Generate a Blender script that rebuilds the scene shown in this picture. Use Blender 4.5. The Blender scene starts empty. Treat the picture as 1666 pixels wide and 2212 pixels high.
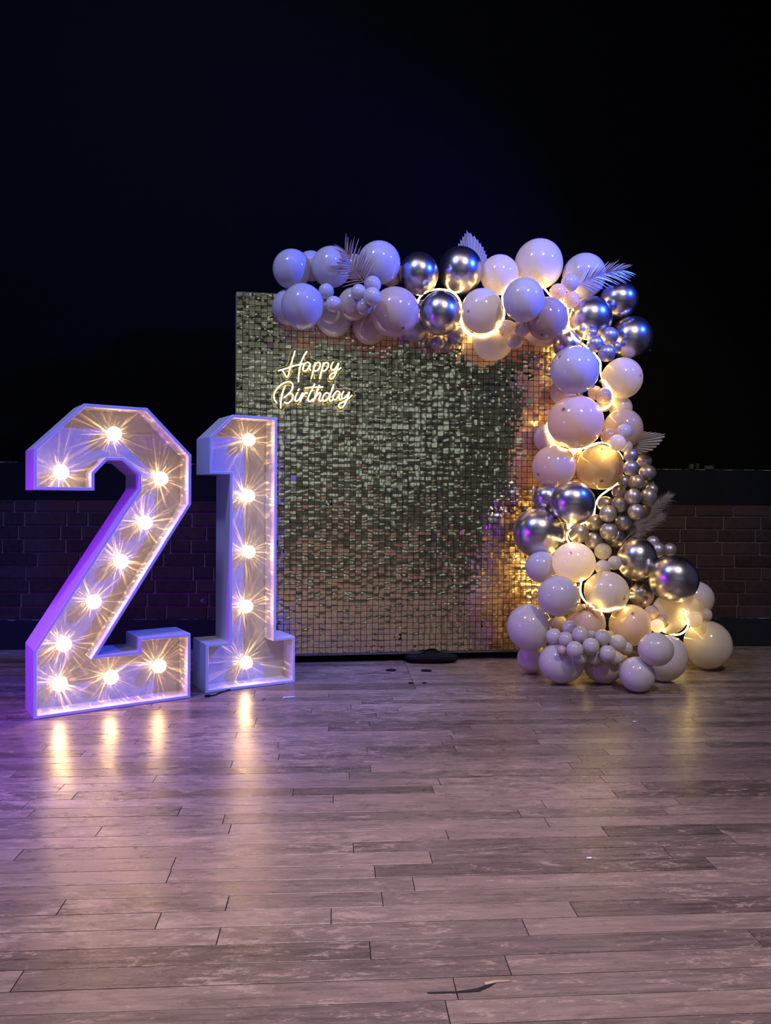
import bpy, bmesh, math, random
import numpy as np
from mathutils import Vector, Matrix
from mathutils.geometry import tessellate_polygon

random.seed(21)
R = random.Random(21)
S = bpy.context.scene
COL = S.collection

# ------------------------------------------------------------------ camera frame
IMW, IMH, F = 1666.0, 2212.0, 1656.0
PITCH, ROLL, YAW, CAMH = -0.0155, 0.0080, math.radians(3.8), 0.835
_dirh = Vector((math.sin(YAW), math.cos(YAW), 0)); RIGHT = Vector((math.cos(YAW), -math.sin(YAW), 0)); UPW = Vector((0, 0, 1))
FWD = _dirh * math.cos(PITCH) + UPW * math.sin(PITCH)
_up0 = -_dirh * math.sin(PITCH) + UPW * math.cos(PITCH)
CR = RIGHT * math.cos(ROLL) + _up0 * math.sin(ROLL)
CU = -RIGHT * math.sin(ROLL) + _up0 * math.cos(ROLL)
CAM = Vector((0, 0, CAMH))


def c2w(X, Y, Z=0.0):
    """lateral, depth, height as seen from the camera stand -> world"""
    v = RIGHT * X + _dirh * Y
    return Vector((v.x, v.y, Z))


def ray(px, py):
    return FWD + CR * ((px - IMW / 2) / F) - CU * ((py - IMH / 2) / F)


def at_depth(px, py, z):
    return CAM + ray(px, py) * z


def on_plane(px, py, p0, n):
    d = ray(px, py)
    t = (p0 - CAM).dot(n) / d.dot(n)
    return CAM + d * t


def on_floor(px, py, z=0.0):
    return on_plane(px, py, Vector((0, 0, z)), Vector((0, 0, 1)))


cam_data = bpy.data.cameras.new('camera')
cam_data.sensor_fit = 'VERTICAL'
cam_data.sensor_height = 36.0
cam_data.lens = F / IMH * 36.0
cam_data.clip_start = 0.05
cam = bpy.data.objects.new('camera', cam_data)
COL.objects.link(cam)
cam.matrix_world = Matrix(((CR.x, CU.x, -FWD.x, CAM.x), (CR.y, CU.y, -FWD.y, CAM.y), (CR.z, CU.z, -FWD.z, CAM.z), (0, 0, 0, 1)))
S.camera = cam

# ------------------------------------------------------------------ world, lights, exposure
W = bpy.data.worlds.new('world'); S.world = W; W.use_nodes = True
W.node_tree.nodes['Background'].inputs[0].default_value = (0.02, 0.02, 0.035, 1)
W.node_tree.nodes['Background'].inputs[1].default_value = 0.3
S.view_settings.view_transform = 'Standard'
S.view_settings.look = 'None'
S.view_settings.exposure = 0.0
S.view_settings.gamma = 1.0
S.view_settings.use_curve_mapping = False


def lamp(name, kind, loc, target, color, energy, size=0.2, size_y=None, spot=None, blend=0.5):
    d = bpy.data.lights.new(name, kind)
    d.color = color; d.energy = energy
    if kind == 'AREA':
        d.size = size
        if size_y:
            d.shape = 'RECTANGLE'; d.size_y = size_y
    else:
        d.shadow_soft_size = size
    if kind == 'SPOT':
        d.spot_size = math.radians(spot); d.spot_blend = blend
    o = bpy.data.objects.new(name, d); COL.objects.link(o)
    o.location = loc
    o.rotation_euler = (Vector(target) - Vector(loc)).to_track_quat('-Z', 'Y').to_euler()
    return o


lamp('blue_stage_spot', 'SPOT', c2w(3.3, 2.45, 3.3), c2w(-0.7, 3.25, 1.85), (0.01, 0.06, 1.0), 1600, 0.07, spot=60, blend=0.5)
lamp('cool_ceiling_spot', 'AREA', c2w(-1.4, 1.8, 4.0), c2w(-0.1, 3.8, 1.2), (0.26, 0.34, 1.0), 85, 0.22, 0.42)
lamp('white_ceiling_spot', 'SPOT', c2w(1.6, 0.4, 4.2), c2w(0.9, 3.7, 1.1), (1.0, 0.90, 0.92), 320, 0.14, spot=42, blend=0.7)
lamp('purple_floor_uplighter', 'SPOT', c2w(-1.85, 2.25, 0.80), c2w(-1.38, 2.60, 0.25), (0.26, 0.003, 1.0), 88, 0.05, spot=156, blend=0.9)
lamp('room_soft_light', 'AREA', c2w(-0.3, 1.2, 4.6), c2w(-0.1, 1.7, 0.0), (1.0, 0.80, 0.80), 22, 2.6, 1.8)  # added soft overhead fill for ambient light
lamp('dance_floor_spot', 'SPOT', c2w(0.0, -0.4, 4.2), c2w(0.1, 1.0, 0.0), (1.0, 0.80, 0.92), 900, 0.5, spot=56, blend=1.0)  # added out of view to brighten the foreground floor
lamp('bar_light', 'AREA', c2w(0.5, -4.0, 4.4), c2w(0.0, -6.0, 0.8), (0.78, 0.93, 1.0), 62, 4.0, 1.0)  # added lamp, lifts the rear walls that the sequins mirror

# ------------------------------------------------------------------ helpers


def tag(o, label=None, cat=None, group=None, kind=None):
    if label: o['label'] = label
    if cat: o['category'] = cat
    if group: o['group'] = group
    if kind: o['kind'] = kind
    return o


def link(o, parent=None, keep=True):
    COL.objects.link(o)
    if parent is not None:
        o.parent = parent
        if keep:
            o.matrix_parent_inverse = parent_mat(parent).inverted()
    return o


def parent_mat(p):
    m = p.matrix_basis.copy()
    if p.parent:
        m = parent_mat(p.parent) @ p.matrix_parent_inverse @ m
    return m


def empty(name, loc, rz=0.0):
    o = bpy.data.objects.new(name, None); COL.objects.link(o)
    o.location = loc; o.rotation_euler = (0, 0, rz); o.empty_display_size = 0.1
    return o


def mesh(name, verts, faces, mat=None, smooth=False):
    me = bpy.data.meshes.new(name)
    me.from_pydata([tuple(v) for v in verts], [], faces)
    if mat: me.materials.append(mat)
    if smooth:
        me.polygons.foreach_set('use_smooth', [True] * len(me.polygons))
    me.update()
    return me


def obj(name, me, parent=None):
    o = bpy.data.objects.new(name, me)
    return link(o, parent)


def from_bm(name, bm, mat, parent=None, smooth=False):
    me = bpy.data.meshes.new(name)
    bmesh.ops.recalc_face_normals(bm, faces=bm.faces)
    bm.to_mesh(me); bm.free()
    if mat: me.materials.append(mat)
    if smooth:
        me.polygons.foreach_set('use_smooth', [True] * len(me.polygons))
    return obj(name, me, parent)


def add_box(bm, lo, hi, M=None, bevel=0.0):
    r = bmesh.ops.create_cube(bm, size=1.0)
    vs = r['verts']
    c = [(a + b) / 2 for a, b in zip(lo, hi)]; s = [b - a for a, b in zip(lo, hi)]
    for v in vs:
        v.co = Vector((c[0] + v.co.x * s[0], c[1] + v.co.y * s[1], c[2] + v.co.z * s[2]))
    if bevel:
        es = list({e for v in vs for e in v.link_edges})
        rr = bmesh.ops.bevel(bm, geom=es, offset=bevel, segments=1, affect='EDGES', profile=0.5)
        vs = list({v for f in rr['faces'] for v in f.verts} | {v for v in vs if v.is_valid})
    if M is not None:
        for v in vs: v.co = M @ v.co
    return vs


def smooth_path(pts, n=6, closed=False):
    """Catmull-Rom through pts"""
    P = [Vector(p) for p in pts]
    if len(P) < 3 and not closed:
        return P
    out = []
    m = len(P)
    rng = range(m if closed else m - 1)
    for i in rng:
        p0 = P[(i - 1) % m] if (closed or i > 0) else P[0] * 2 - P[1]
        p1 = P[i]; p2 = P[(i + 1) % m]
        p3 = P[(i + 2) % m] if (closed or i + 2 < m) else P[-1] * 2 - P[-2]
        for k in range(n):
            t = k / n
            out.append(0.5 * ((2 * p1) + (p2 - p0) * t + (2 * p0 - 5 * p1 + 4 * p2 - p3) * t * t + (3 * p1 - p0 - 3 * p2 + p3) * t ** 3))
    if not closed: out.append(P[-1])
    return out


def tube_geo(pts, rad, seg=8, V=None, Fc=None, ref=None):
    """rad: number or list; appends to V, Fc"""
    if V is None: V, Fc = [], []
    n = len(pts); base = len(V)
    ref = ref or Vector((0.13, 0.31, 0.94))
    for i, p in enumerate(pts):
        t = (pts[min(i + 1, n - 1)] - pts[max(i - 1, 0)])
        if t.length < 1e-9: t = Vector((0, 0, 1))
        t.normalize()
        a = t.cross(ref)
        if a.length < 1e-4: a = t.cross(Vector((1, 0, 0)))
        a.normalize(); b = t.cross(a)
        r = rad[i] if isinstance(rad, (list, tuple)) else rad
        for k in range(seg):
            an = 2 * math.pi * k / seg
            V.append(p + a * (math.cos(an) * r) + b * (math.sin(an) * r))
    for i in range(n - 1):
        for k in range(seg):
            k2 = (k + 1) % seg
            Fc.append((base + i * seg + k, base + i * seg + k2, base + (i + 1) * seg + k2, base + (i + 1) * seg + k))
    Fc.append(tuple(base + k for k in reversed(range(seg))))
    Fc.append(tuple(base + (n - 1) * seg + k for k in range(seg)))
    return V, Fc


# ------------------------------------------------------------------ materials


def new_mat(name):
    m = bpy.data.materials.new(name); m.use_nodes = True
    nt = m.node_tree
    return m, nt, nt.nodes['Principled BSDF']


def N(nt, t, **kw):
    n = nt.nodes.new(t)
    for k, v in kw.items():
        if k.startswith('i_'):
            key = k[2:]
            key = int(key) if key.isdigit() else key.replace('_', ' ')
            n.inputs[key].default_value = v
        else:
            setattr(n, k, v)
    return n


def L(nt, a, b):
    nt.links.new(a, b)


def simple(name, color, rough=0.5, metal=0.0, emit=None, estr=0.0, bump=0.0, bscale=60.0, var=0.0, spec=0.5):
    m, nt, b = new_mat(name)
    b.inputs['Base Color'].default_value = (*color, 1)
    b.inputs['Roughness'].default_value = rough
    b.inputs['Metallic'].default_value = metal
    b.inputs['Specular IOR Level'].default_value = spec
    if emit:
        b.inputs['Emission Color'].default_value = (*emit, 1)
        b.inputs['Emission Strength'].default_value = estr
    if bump or var:
        tc = N(nt, 'ShaderNodeTexCoord')
        no = N(nt, 'ShaderNodeTexNoise', i_Scale=bscale, i_Detail=4.0)
        L(nt, tc.outputs['Object'], no.inputs['Vector'])
        if bump:
            bp = N(nt, 'ShaderNodeBump', i_Strength=bump, i_Distance=0.002)
            L(nt, no.outputs['Fac'], bp.inputs['Height']); L(nt, bp.outputs['Normal'], b.inputs['Normal'])
        if var:
            cr = N(nt, 'ShaderNodeMapRange', i_3=1 - var, i_4=1 + var)
            L(nt, no.outputs['Fac'], cr.inputs[0])
            mx = N(nt, 'ShaderNodeVectorMath', operation='SCALE')
            mx.inputs[0].default_value = color
            L(nt, cr.outputs[0], mx.inputs['Scale']); L(nt, mx.outputs[0], b.inputs['Base Color'])
    return m


# black painted upper wall
M_wall = simple('black_painted_wall', (0.0019, 0.0020, 0.0014), 0.9, bump=0.3, bscale=14, var=0.35, spec=0.05)
M_side = simple('hall_wall', (0.30, 0.33, 0.32), 0.8)
M_ceil = simple('dark_ceiling', (0.07, 0.08, 0.08), 0.8)
M_mortar = simple('mortar', (0.12, 0.098, 0.10), 0.95, bump=0.8, bscale=180, var=0.25, spec=0.1)
M_black = simple('black_rubber', (0.006, 0.006, 0.007), 0.8, bump=0.3, bscale=90, spec=0.1)
M_iron = simple('grey_metal', (0.16, 0.16, 0.17), 0.45, 0.8)
M_white_bit = simple('white_plastic', (0.8, 0.78, 0.75), 0.5)


def brick_mat():
    m, nt, b = new_mat('dark_brick')
    tc = N(nt, 'ShaderNodeNewGeometry'); oi = N(nt, 'ShaderNodeObjectInfo')
    no = N(nt, 'ShaderNodeTexNoise', i_Scale=38.0, i_Detail=6.0, i_Roughness=0.65)
    L(nt, tc.outputs['Position'], no.inputs['Vector'])
    ad = N(nt, 'ShaderNodeMath', operation='MULTIPLY_ADD'); ad.inputs[1].default_value = 0.5
    L(nt, oi.outputs['Random'], ad.inputs[0]); L(nt, no.outputs['Fac'], ad.inputs[2])
    cr = N(nt, 'ShaderNodeValToRGB')
    cr.color_ramp.elements[0].position = 0.3; cr.color_ramp.elements[0].color = (0.016, 0.011, 0.011, 1)
    cr.color_ramp.elements[1].position = 1.0; cr.color_ramp.elements[1].color = (0.046, 0.028, 0.027, 1)
    L(nt, ad.outputs[0], cr.inputs[0]); L(nt, cr.outputs[0], b.inputs['Base Color'])
    b.inputs['Roughness'].default_value = 0.85; b.inputs['Specular IOR Level'].default_value = 0.15
    bp = N(nt, 'ShaderNodeBump', i_Strength=0.7, i_Distance=0.002)
    L(nt, no.outputs['Fac'], bp.inputs['Height']); L(nt, bp.outputs['Normal'], b.inputs['Normal'])
    return m


M_brick = brick_mat()


def trim_mat(name, base, edge, z_edge, width):
    """blue-black gloss paint, chipped to pale along its top edge (wear of its own)"""
    m, nt, b = new_mat(name)
    g = N(nt, 'ShaderNodeNewGeometry')
    sp = N(nt, 'ShaderNodeSeparateXYZ'); L(nt, g.outputs['Position'], sp.inputs[0])
    no = N(nt, 'ShaderNodeTexNoise', i_Scale=30.0, i_Detail=6.0, i_Roughness=0.7)
    mp = N(nt, 'ShaderNodeMapping'); mp.inputs['Scale'].default_value = (0.6, 1, 2.5)
    L(nt, g.outputs['Position'], mp.inputs[0]); L(nt, mp.outputs[0], no.inputs['Vector'])
    d = N(nt, 'ShaderNodeMath', operation='SUBTRACT'); d.inputs[0].default_value = z_edge
    L(nt, sp.outputs[2], d.inputs[1])
    dv = N(nt, 'ShaderNodeMath', operation='DIVIDE'); dv.inputs[1].default_value = width
    L(nt, d.outputs[0], dv.inputs[0])
    ad = N(nt, 'ShaderNodeMath', operation='SUBTRACT'); L(nt, no.outputs['Fac'], ad.inputs[0]); L(nt, dv.outputs[0], ad.inputs[1])
    mr = N(nt, 'ShaderNodeMapRange', i_1=0.44, i_2=0.54)
    L(nt, ad.outputs[0], mr.inputs[0])
    mx = N(nt, 'ShaderNodeMix', data_type='RGBA')
    L(nt, mr.outputs[0], mx.inputs['Factor'])
    mx.inputs[6].default_value = (*base, 1); mx.inputs[7].default_value = (*edge, 1)
    L(nt, mx.outputs[2], b.inputs['Base Color'])
    b.inputs['Roughness'].default_value = 0.7; b.inputs['Specular IOR Level'].default_value = 0.12
    return m


M_band = trim_mat('band_paint', (0.004, 0.005, 0.008), (0.30, 0.30, 0.33), 1.028, 0.030)
M_skirt = trim_mat('skirting_paint', (0.012, 0.013, 0.018), (0.11, 0.12, 0.14), 0.165, 0.040)


def wood_mat():
    m, nt, b = new_mat('worn_floorboards')
    g = N(nt, 'ShaderNodeNewGeometry'); oi = N(nt, 'ShaderNodeObjectInfo'); at = N(nt, 'ShaderNodeAttribute', attribute_name='rnd')
    rs = N(nt, 'ShaderNodeMath', operation='ADD'); L(nt, oi.outputs['Random'], rs.inputs[0]); L(nt, at.outputs['Fac'], rs.inputs[1])
    fr = N(nt, 'ShaderNodeMath', operation='FRACT'); L(nt, rs.outputs[0], fr.inputs[0])
    # per-board offset of the grain
    off = N(nt, 'ShaderNodeCombineXYZ'); ml = N(nt, 'ShaderNodeMath', operation='MULTIPLY'); ml.inputs[1].default_value = 37.0
    L(nt, fr.outputs[0], ml.inputs[0]); L(nt, ml.outputs[0], off.inputs[0]); L(nt, ml.outputs[0], off.inputs[2])
    va = N(nt, 'ShaderNodeVectorMath', operation='ADD'); L(nt, g.outputs['Position'], va.inputs[0]); L(nt, off.outputs[0], va.inputs[1])
    mp = N(nt, 'ShaderNodeMapping'); mp.inputs['Scale'].default_value = (3.0, 48.0, 1.0); L(nt, va.outputs[0], mp.inputs[0])
    grain = N(nt, 'ShaderNodeTexNoise', i_Scale=2.2, i_Detail=9.0, i_Roughness=0.68); L(nt, mp.outputs[0], grain.inputs['Vector'])
    mp2 = N(nt, 'ShaderNodeMapping'); mp2.inputs['Scale'].default_value = (3.2, 11.0, 1.0); L(nt, va.outputs[0], mp2.inputs[0])
    blot = N(nt, 'ShaderNodeTexNoise', i_Scale=3.6, i_Detail=9.0, i_Roughness=0.72, i_Distortion=0.6); L(nt, mp2.outputs[0], blot.inputs['Vector'])
    mp3 = N(nt, 'ShaderNodeMapping'); mp3.inputs['Scale'].default_value = (0.8, 1.5, 1.0); L(nt, g.outputs['Position'], mp3.inputs[0])
    zone = N(nt, 'ShaderNodeTexNoise', i_Scale=1.7, i_Detail=4.0); L(nt, mp3.outputs[0], zone.inputs['Vector'])
    fine = N(nt, 'ShaderNodeTexNoise', i_Scale=190.0, i_Detail=4.0, i_Roughness=0.7)
    mpf = N(nt, 'ShaderNodeMapping'); mpf.inputs['Scale'].default_value = (0.4, 1, 1); L(nt, va.outputs[0], mpf.inputs[0]); L(nt, mpf.outputs[0], fine.inputs['Vector'])
    # base tone by grain + board
    s1 = N(nt, 'ShaderNodeMath', operation='MULTIPLY_ADD'); s1.inputs[1].default_value = 0.42
    L(nt, fr.outputs[0], s1.inputs[0]); L(nt, grain.outputs['Fac'], s1.inputs[2])
    cr = N(nt, 'ShaderNodeValToRGB')
    e = cr.color_ramp.elements
    e[0].position = 0.34; e[0].color = (0.048, 0.034, 0.027, 1)
    e[1].position = 1.05; e[1].color = (0.27, 0.20, 0.152, 1)
    x = e.new(0.66); x.color = (0.15, 0.112, 0.09, 1)
    L(nt, s1.outputs[0], cr.inputs[0])
    # worn pale patches where the varnish is scuffed off
    w = N(nt, 'ShaderNodeMath', operation='MULTIPLY_ADD'); w.inputs[1].default_value = 0.45
    L(nt, zone.outputs['Fac'], w.inputs[0]); L(nt, blot.outputs['Fac'], w.inputs[2])
    w2 = N(nt, 'ShaderNodeMath', operation='MULTIPLY_ADD'); w2.inputs[1].default_value = 0.55
    L(nt, fine.outputs['Fac'], w2.inputs[0]); L(nt, w.outputs[0], w2.inputs[2])
    wr = N(nt, 'ShaderNodeMapRange', i_1=1.07, i_2=1.13, i_3=0.0, i_4=0.55); L(nt, w2.outputs[0], wr.inputs[0])
    mx = N(nt, 'ShaderNodeMix', data_type='RGBA'); L(nt, wr.outputs[0], mx.inputs['Factor'])
    L(nt, cr.outputs[0], mx.inputs[6]); mx.inputs[7].default_value = (0.43, 0.32, 0.235, 1)
    # dark grime
    dr = N(nt, 'ShaderNodeMapRange', i_1=0.30, i_2=0.52, i_3=0.68, i_4=1.0); L(nt, blot.outputs['Fac'], dr.inputs[0])
    sc = N(nt, 'ShaderNodeVectorMath', operation='SCALE'); L(nt, mx.outputs[2], sc.inputs[0]); L(nt, dr.outputs[0], sc.inputs['Scale'])
    # thin scratches
    vs = N(nt, 'ShaderNodeTexVoronoi', feature='DISTANCE_TO_EDGE', i_Scale=1.6)
    wv = N(nt, 'ShaderNodeTexNoise', i_Scale=1.2, i_Detail=2.0); L(nt, g.outputs['Position'], wv.inputs['Vector'])
    wx = N(nt, 'ShaderNodeMix', data_type='RGBA', i_0=0.5); L(nt, g.outputs['Position'], wx.inputs[6]); L(nt, wv.outputs['Color'], wx.inputs[7])
    L(nt, wx.outputs[2], vs.inputs['Vector'])
    sr = N(nt, 'ShaderNodeMapRange', i_1=0.0, i_2=0.0022, i_3=0.10, i_4=0.0); L(nt, vs.outputs['Distance'], sr.inputs[0])
    mx2 = N(nt, 'ShaderNodeMix', data_type='RGBA'); L(nt, sr.outputs[0], mx2.inputs['Factor'])
    L(nt, sc.outputs[0], mx2.inputs[6]); mx2.inputs[7].default_value = (0.5, 0.44, 0.42, 1)
    L(nt, mx2.outputs[2], b.inputs['Base Color'])
    rr = N(nt, 'ShaderNodeMapRange', i_1=0.3, i_2=0.75, i_3=0.22, i_4=0.40); L(nt, blot.outputs['Fac'], rr.inputs[0])
    L(nt, rr.outputs[0], b.inputs['Roughness'])
    b.inputs['Specular IOR Level'].default_value = 0.55
    bp = N(nt, 'ShaderNodeBump', i_Strength=0.35, i_Distance=0.0012)
    hb = N(nt, 'ShaderNodeMath', operation='MULTIPLY_ADD'); hb.inputs[1].default_value = 0.25
    L(nt, fine.outputs['Fac'], hb.inputs[0]); L(nt, grain.outputs['Fac'], hb.inputs[2])
    L(nt, hb.outputs[0], bp.inputs['Height']); L(nt, bp.outputs['Normal'], b.inputs['Normal'])
    return m


M_wood = wood_mat()
M_under = simple('board_gap_dirt', (0.012, 0.009, 0.008), 0.95)


def balloon_mat(name, col, dot, rough=0.13, transl=0.28):
    """latex: slightly see-through skin, darker where the rubber is thick at the tip (object +Z)"""
    m, nt, b = new_mat(name)
    tc = N(nt, 'ShaderNodeTexCoord')
    sp = N(nt, 'ShaderNodeSeparateXYZ'); L(nt, tc.outputs['Object'], sp.inputs[0])
    xy = N(nt, 'ShaderNodeCombineXYZ'); L(nt, sp.outputs[0], xy.inputs[0]); L(nt, sp.outputs[1], xy.inputs[1])
    ln = N(nt, 'ShaderNodeVectorMath', operation='LENGTH'); L(nt, xy.outputs[0], ln.inputs[0])
    up = N(nt, 'ShaderNodeMath', operation='LESS_THAN'); up.inputs[1].default_value = 0.0; L(nt, sp.outputs[2], up.inputs[0])
    ad = N(nt, 'ShaderNodeMath', operation='ADD'); L(nt, ln.outputs['Value'], ad.inputs[0]); L(nt, up.outputs[0], ad.inputs[1])
    mr0 = N(nt, 'ShaderNodeMapRange', i_1=0.03, i_2=0.11, i_3=1.0, i_4=0.0); L(nt, ad.outputs[0], mr0.inputs[0])
    oi = N(nt, 'ShaderNodeObjectInfo'); mr = N(nt, 'ShaderNodeMath', operation='MULTIPLY'); L(nt, mr0.outputs[0], mr.inputs[0]); L(nt, oi.outputs['Alpha'], mr.inputs[1])
    mx = N(nt, 'ShaderNodeMix', data_type='RGBA'); L(nt, mr.outputs[0], mx.inputs['Factor'])
    mx.inputs[6].default_value = (*col, 1); mx.inputs[7].default_value = (*dot, 1)
    L(nt, mx.outputs[2], b.inputs['Base Color'])
    b.inputs['Roughness'].default_value = rough
    b.inputs['Specular IOR Level'].default_value = 0.55
    tr = N(nt, 'ShaderNodeBsdfTranslucent'); L(nt, mx.outputs[2], tr.inputs['Color'])
    ms = N(nt, 'ShaderNodeMixShader', i_0=transl)
    L(nt, b.outputs[0], ms.inputs[1]); L(nt, tr.outputs[0], ms.inputs[2])
    L(nt, ms.outputs[0], nt.nodes['Material Output'].inputs['Surface'])
    return m


MB = {
    'w': balloon_mat('white_latex', (0.68, 0.62, 0.58), (0.25, 0.22, 0.24)),
    's': balloon_mat('sand_latex', (0.62, 0.48, 0.375), (0.12, 0.09, 0.09), transl=0.22),
    'n': balloon_mat('nude_latex', (0.52, 0.37, 0.275), (0.10, 0.07, 0.07), transl=0.2),
    'c': simple('silver_chrome_latex', (0.58, 0.535, 0.53), 0.27, 1.0),
    'm': simple('satin_grey_latex', (0.42, 0.38, 0.39), 0.38, 0.7),
}
M_knot = simple('balloon_knot', (0.35, 0.3, 0.28), 0.5)

M_mdf = simple('white_painted_board', (0.60, 0.57, 0.56), 0.42, bump=0.12, bscale=40)
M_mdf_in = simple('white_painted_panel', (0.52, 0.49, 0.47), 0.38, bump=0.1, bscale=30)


def bulb_mat():
    m, nt, b = new_mat('lit_cut_glass')
    nt.nodes.remove(b)
    em = N(nt, 'ShaderNodeEmission'); em.inputs[0].default_value = (1.0, 0.80, 0.56, 1); em.inputs[1].default_value = 2.5
    tr = N(nt, 'ShaderNodeBsdfTransparent')
    ms = N(nt, 'ShaderNodeMixShader', i_0=0.6)
    L(nt, tr.outputs[0], ms.inputs[1]); L(nt, em.outputs[0], ms.inputs[2])
    L(nt, ms.outputs[0], nt.nodes['Material Output'].inputs['Surface'])
    return m


M_bulb = bulb_mat()
M_rope = simple('warm_led_rope', (0.9, 0.8, 0.6), 0.4, emit=(1.0, 0.73, 0.24), estr=18.0)
M_neon = simple('warm_neon_tube', (0.9, 0.85, 0.6), 0.4, emit=(1.0, 0.86, 0.40), estr=3.0)
M_neon_side = simple('neon_backing', (0.75, 0.62, 0.08), 0.35, emit=(1.0, 0.8, 0.1), estr=0.25)


def acrylic():
    m, nt, b = new_mat('clear_acrylic')
    nt.nodes.remove(b)
    tr = N(nt, 'ShaderNodeBsdfTransparent'); tr.inputs[0].default_value = (0.86, 0.86, 0.84, 1)
    gl = N(nt, 'ShaderNodeBsdfGlossy'); gl.inputs['Roughness'].default_value = 0.03
    fr = N(nt, 'ShaderNodeFresnel', i_IOR=1.49)
    ms = N(nt, 'ShaderNodeMixShader'); L(nt, fr.outputs[0], ms.inputs[0])
    L(nt, tr.outputs[0], ms.inputs[1]); L(nt, gl.outputs[0], ms.inputs[2])
    L(nt, ms.outputs[0], nt.nodes['Material Output'].inputs['Surface'])
    return m


M_acr = acrylic()
M_acr_glow = simple('acrylic_edge', (0.75, 0.72, 0.5), 0.3, emit=(1.0, 0.85, 0.4), estr=0.35)  # light the edge catches from the tubes, set as emission


def sequin_mat():
    m, nt, b = new_mat('champagne_sequin')
    b.inputs['Base Color'].default_value = (0.89, 0.70, 0.47, 1)
    b.inputs['Metallic'].default_value = 1.0
    b.inputs['Roughness'].default_value = 0.10
    g = N(nt, 'ShaderNodeNewGeometry')
    no = N(nt, 'ShaderNodeTexNoise', i_Scale=26.0, i_Detail=2.0)
    mp = N(nt, 'ShaderNodeMapping'); mp.inputs['Scale'].default_value = (0.7, 1, 1.6)
    L(nt, g.outputs['Position'], mp.inputs[0]); L(nt, mp.outputs[0], no.inputs['Vector'])
    bp = N(nt, 'ShaderNodeBump', i_Strength=0.30, i_Distance=0.0008)
    L(nt, no.outputs['Fac'], bp.inputs['Height']); L(nt, bp.outputs['Normal'], b.inputs['Normal'])
    return m


M_seq = sequin_mat()
M_grid = simple('black_grid_plastic', (0.012, 0.011, 0.010), 0.5)
M_pin = simple('sequin_pin', (0.35, 0.33, 0.3), 0.25, 0.6)
M_palm_brown = simple('copper_dried_palm', (0.30, 0.15, 0.09), 0.5, 0.1)
M_palm_silver = simple('silver_painted_palm', (0.46, 0.40, 0.38), 0.35, 0.6)
M_leaf = simple('pale_dried_palm_leaf', (0.42, 0.37, 0.35), 0.7)
M_pampas = simple('pampas_plume', (0.26, 0.22, 0.23), 0.9)
M_straw = simple('golden_straw', (0.80, 0.50, 0.13), 0.5)

# ------------------------------------------------------------------ room shell
WY = 4.33   # plane of the brick wall
XL, XR, YB, ZC = -4.6, 4.6, -6.5, 4.9


def plane_obj(name, pts, mat, kind='structure'):
    o = obj(name, mesh(name, pts, [tuple(range(len(pts)))], mat)); o['kind'] = kind
    return o


def box_obj(name, lo, hi, mat, parent=None, bevel=0.0):
    bm = bmesh.new(); add_box(bm, lo, hi, bevel=bevel)
    return from_bm(name, bm, mat, parent)


wall_back = box_obj('wall_back', (XL, WY + 0.012, 0), (XR, WY + 0.2, ZC), M_wall); wall_back['kind'] = 'structure'
box_obj('wall_left', (XL - 0.2, YB, 0), (XL, WY + 0.2, ZC), M_side)['kind'] = 'structure'
box_obj('wall_right', (XR, YB, 0), (XR + 0.2, WY + 0.2, ZC), M_side)['kind'] = 'structure'
box_obj('wall_front', (XL, YB - 0.2, 0), (XR, YB, ZC), M_side)['kind'] = 'structure'
box_obj('ceiling', (XL - 0.2, YB - 0.2, ZC), (XR + 0.2, WY + 0.2, ZC + 0.1), M_ceil)['kind'] = 'structure'

# mortar bed and bricks
Z0B, Z1B = 0.165, 0.820
mort = box_obj('mortar_bed', (XL + 0.01, WY + 0.004, Z0B), (XR - 0.01, WY + 0.02, Z1B), M_mortar, wall_back)
brick_cache = {}


def brick_mesh(w, h):
    key = (round(w, 3), round(h, 3))
    if key not in brick_cache:
        bm = bmesh.new(); add_box(bm, (-w / 2, -0.006, -h / 2), (w / 2, 0.010, h / 2), bevel=0.0025)
        me = bpy.data.meshes.new('brick'); bmesh.ops.recalc_face_normals(bm, faces=bm.faces); bm.to_mesh(me); bm.free()
        me.materials.append(M_brick)
        brick_cache[key] = me
    return brick_cache[key]


CP, BL, JT = 0.0744, 0.2265, 0.010
rb = random.Random(5)
far_bricks = bmesh.new()
# row offsets follow the photograph's joints at the right-hand side (top row first)
row_ph = [0.02, 0.075, 0.155, 0.07, 0.145, 0.195, 0.10, 0.17, 0.05]
for r in range(9):
    z1 = Z0B + (r + 1) * CP - JT
    z0 = Z0B + r * CP
    if z1 > Z1B: z1 = Z1B
    if z1 - z0 < 0.01: continue
    x = XL + row_ph[8 - r]
    while x < XR - 0.1:
        w = BL if rb.random() > 0.13 else BL / 2
        cx, cz = x + (w - JT) / 2, (z0 + z1) / 2
        if -2.85 < cx < 2.75:
            o = bpy.data.objects.new('brick', brick_mesh(w - JT, z1 - z0))
            link(o, wall_back)
            o.location = (cx, WY + rb.uniform(-0.0012, 0.0012), cz)
            o.rotation_euler = (rb.uniform(-.006, .006), rb.uniform(-.006, .006), rb.uniform(-.006, .006))
        else:
            add_box(far_bricks, (x, WY - 0.006, z0), (x + w - JT, WY + 0.01, z1))
        x += w
o = from_bm('bricks_beyond_view', far_bricks, M_brick, wall_back); o['kind'] = 'stuff'

t1 = box_obj('trim_1', (XL, WY - 0.004, Z1B), (XR, WY + 0.03, 1.028), M_band, bevel=0.002); t1['kind'] = 'structure'
bb = box_obj('baseboard_back', (XL, WY - 0.02, 0.0), (XR, WY + 0.03, Z0B), M_skirt, bevel=0.003); bb['kind'] = 'structure'

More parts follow.
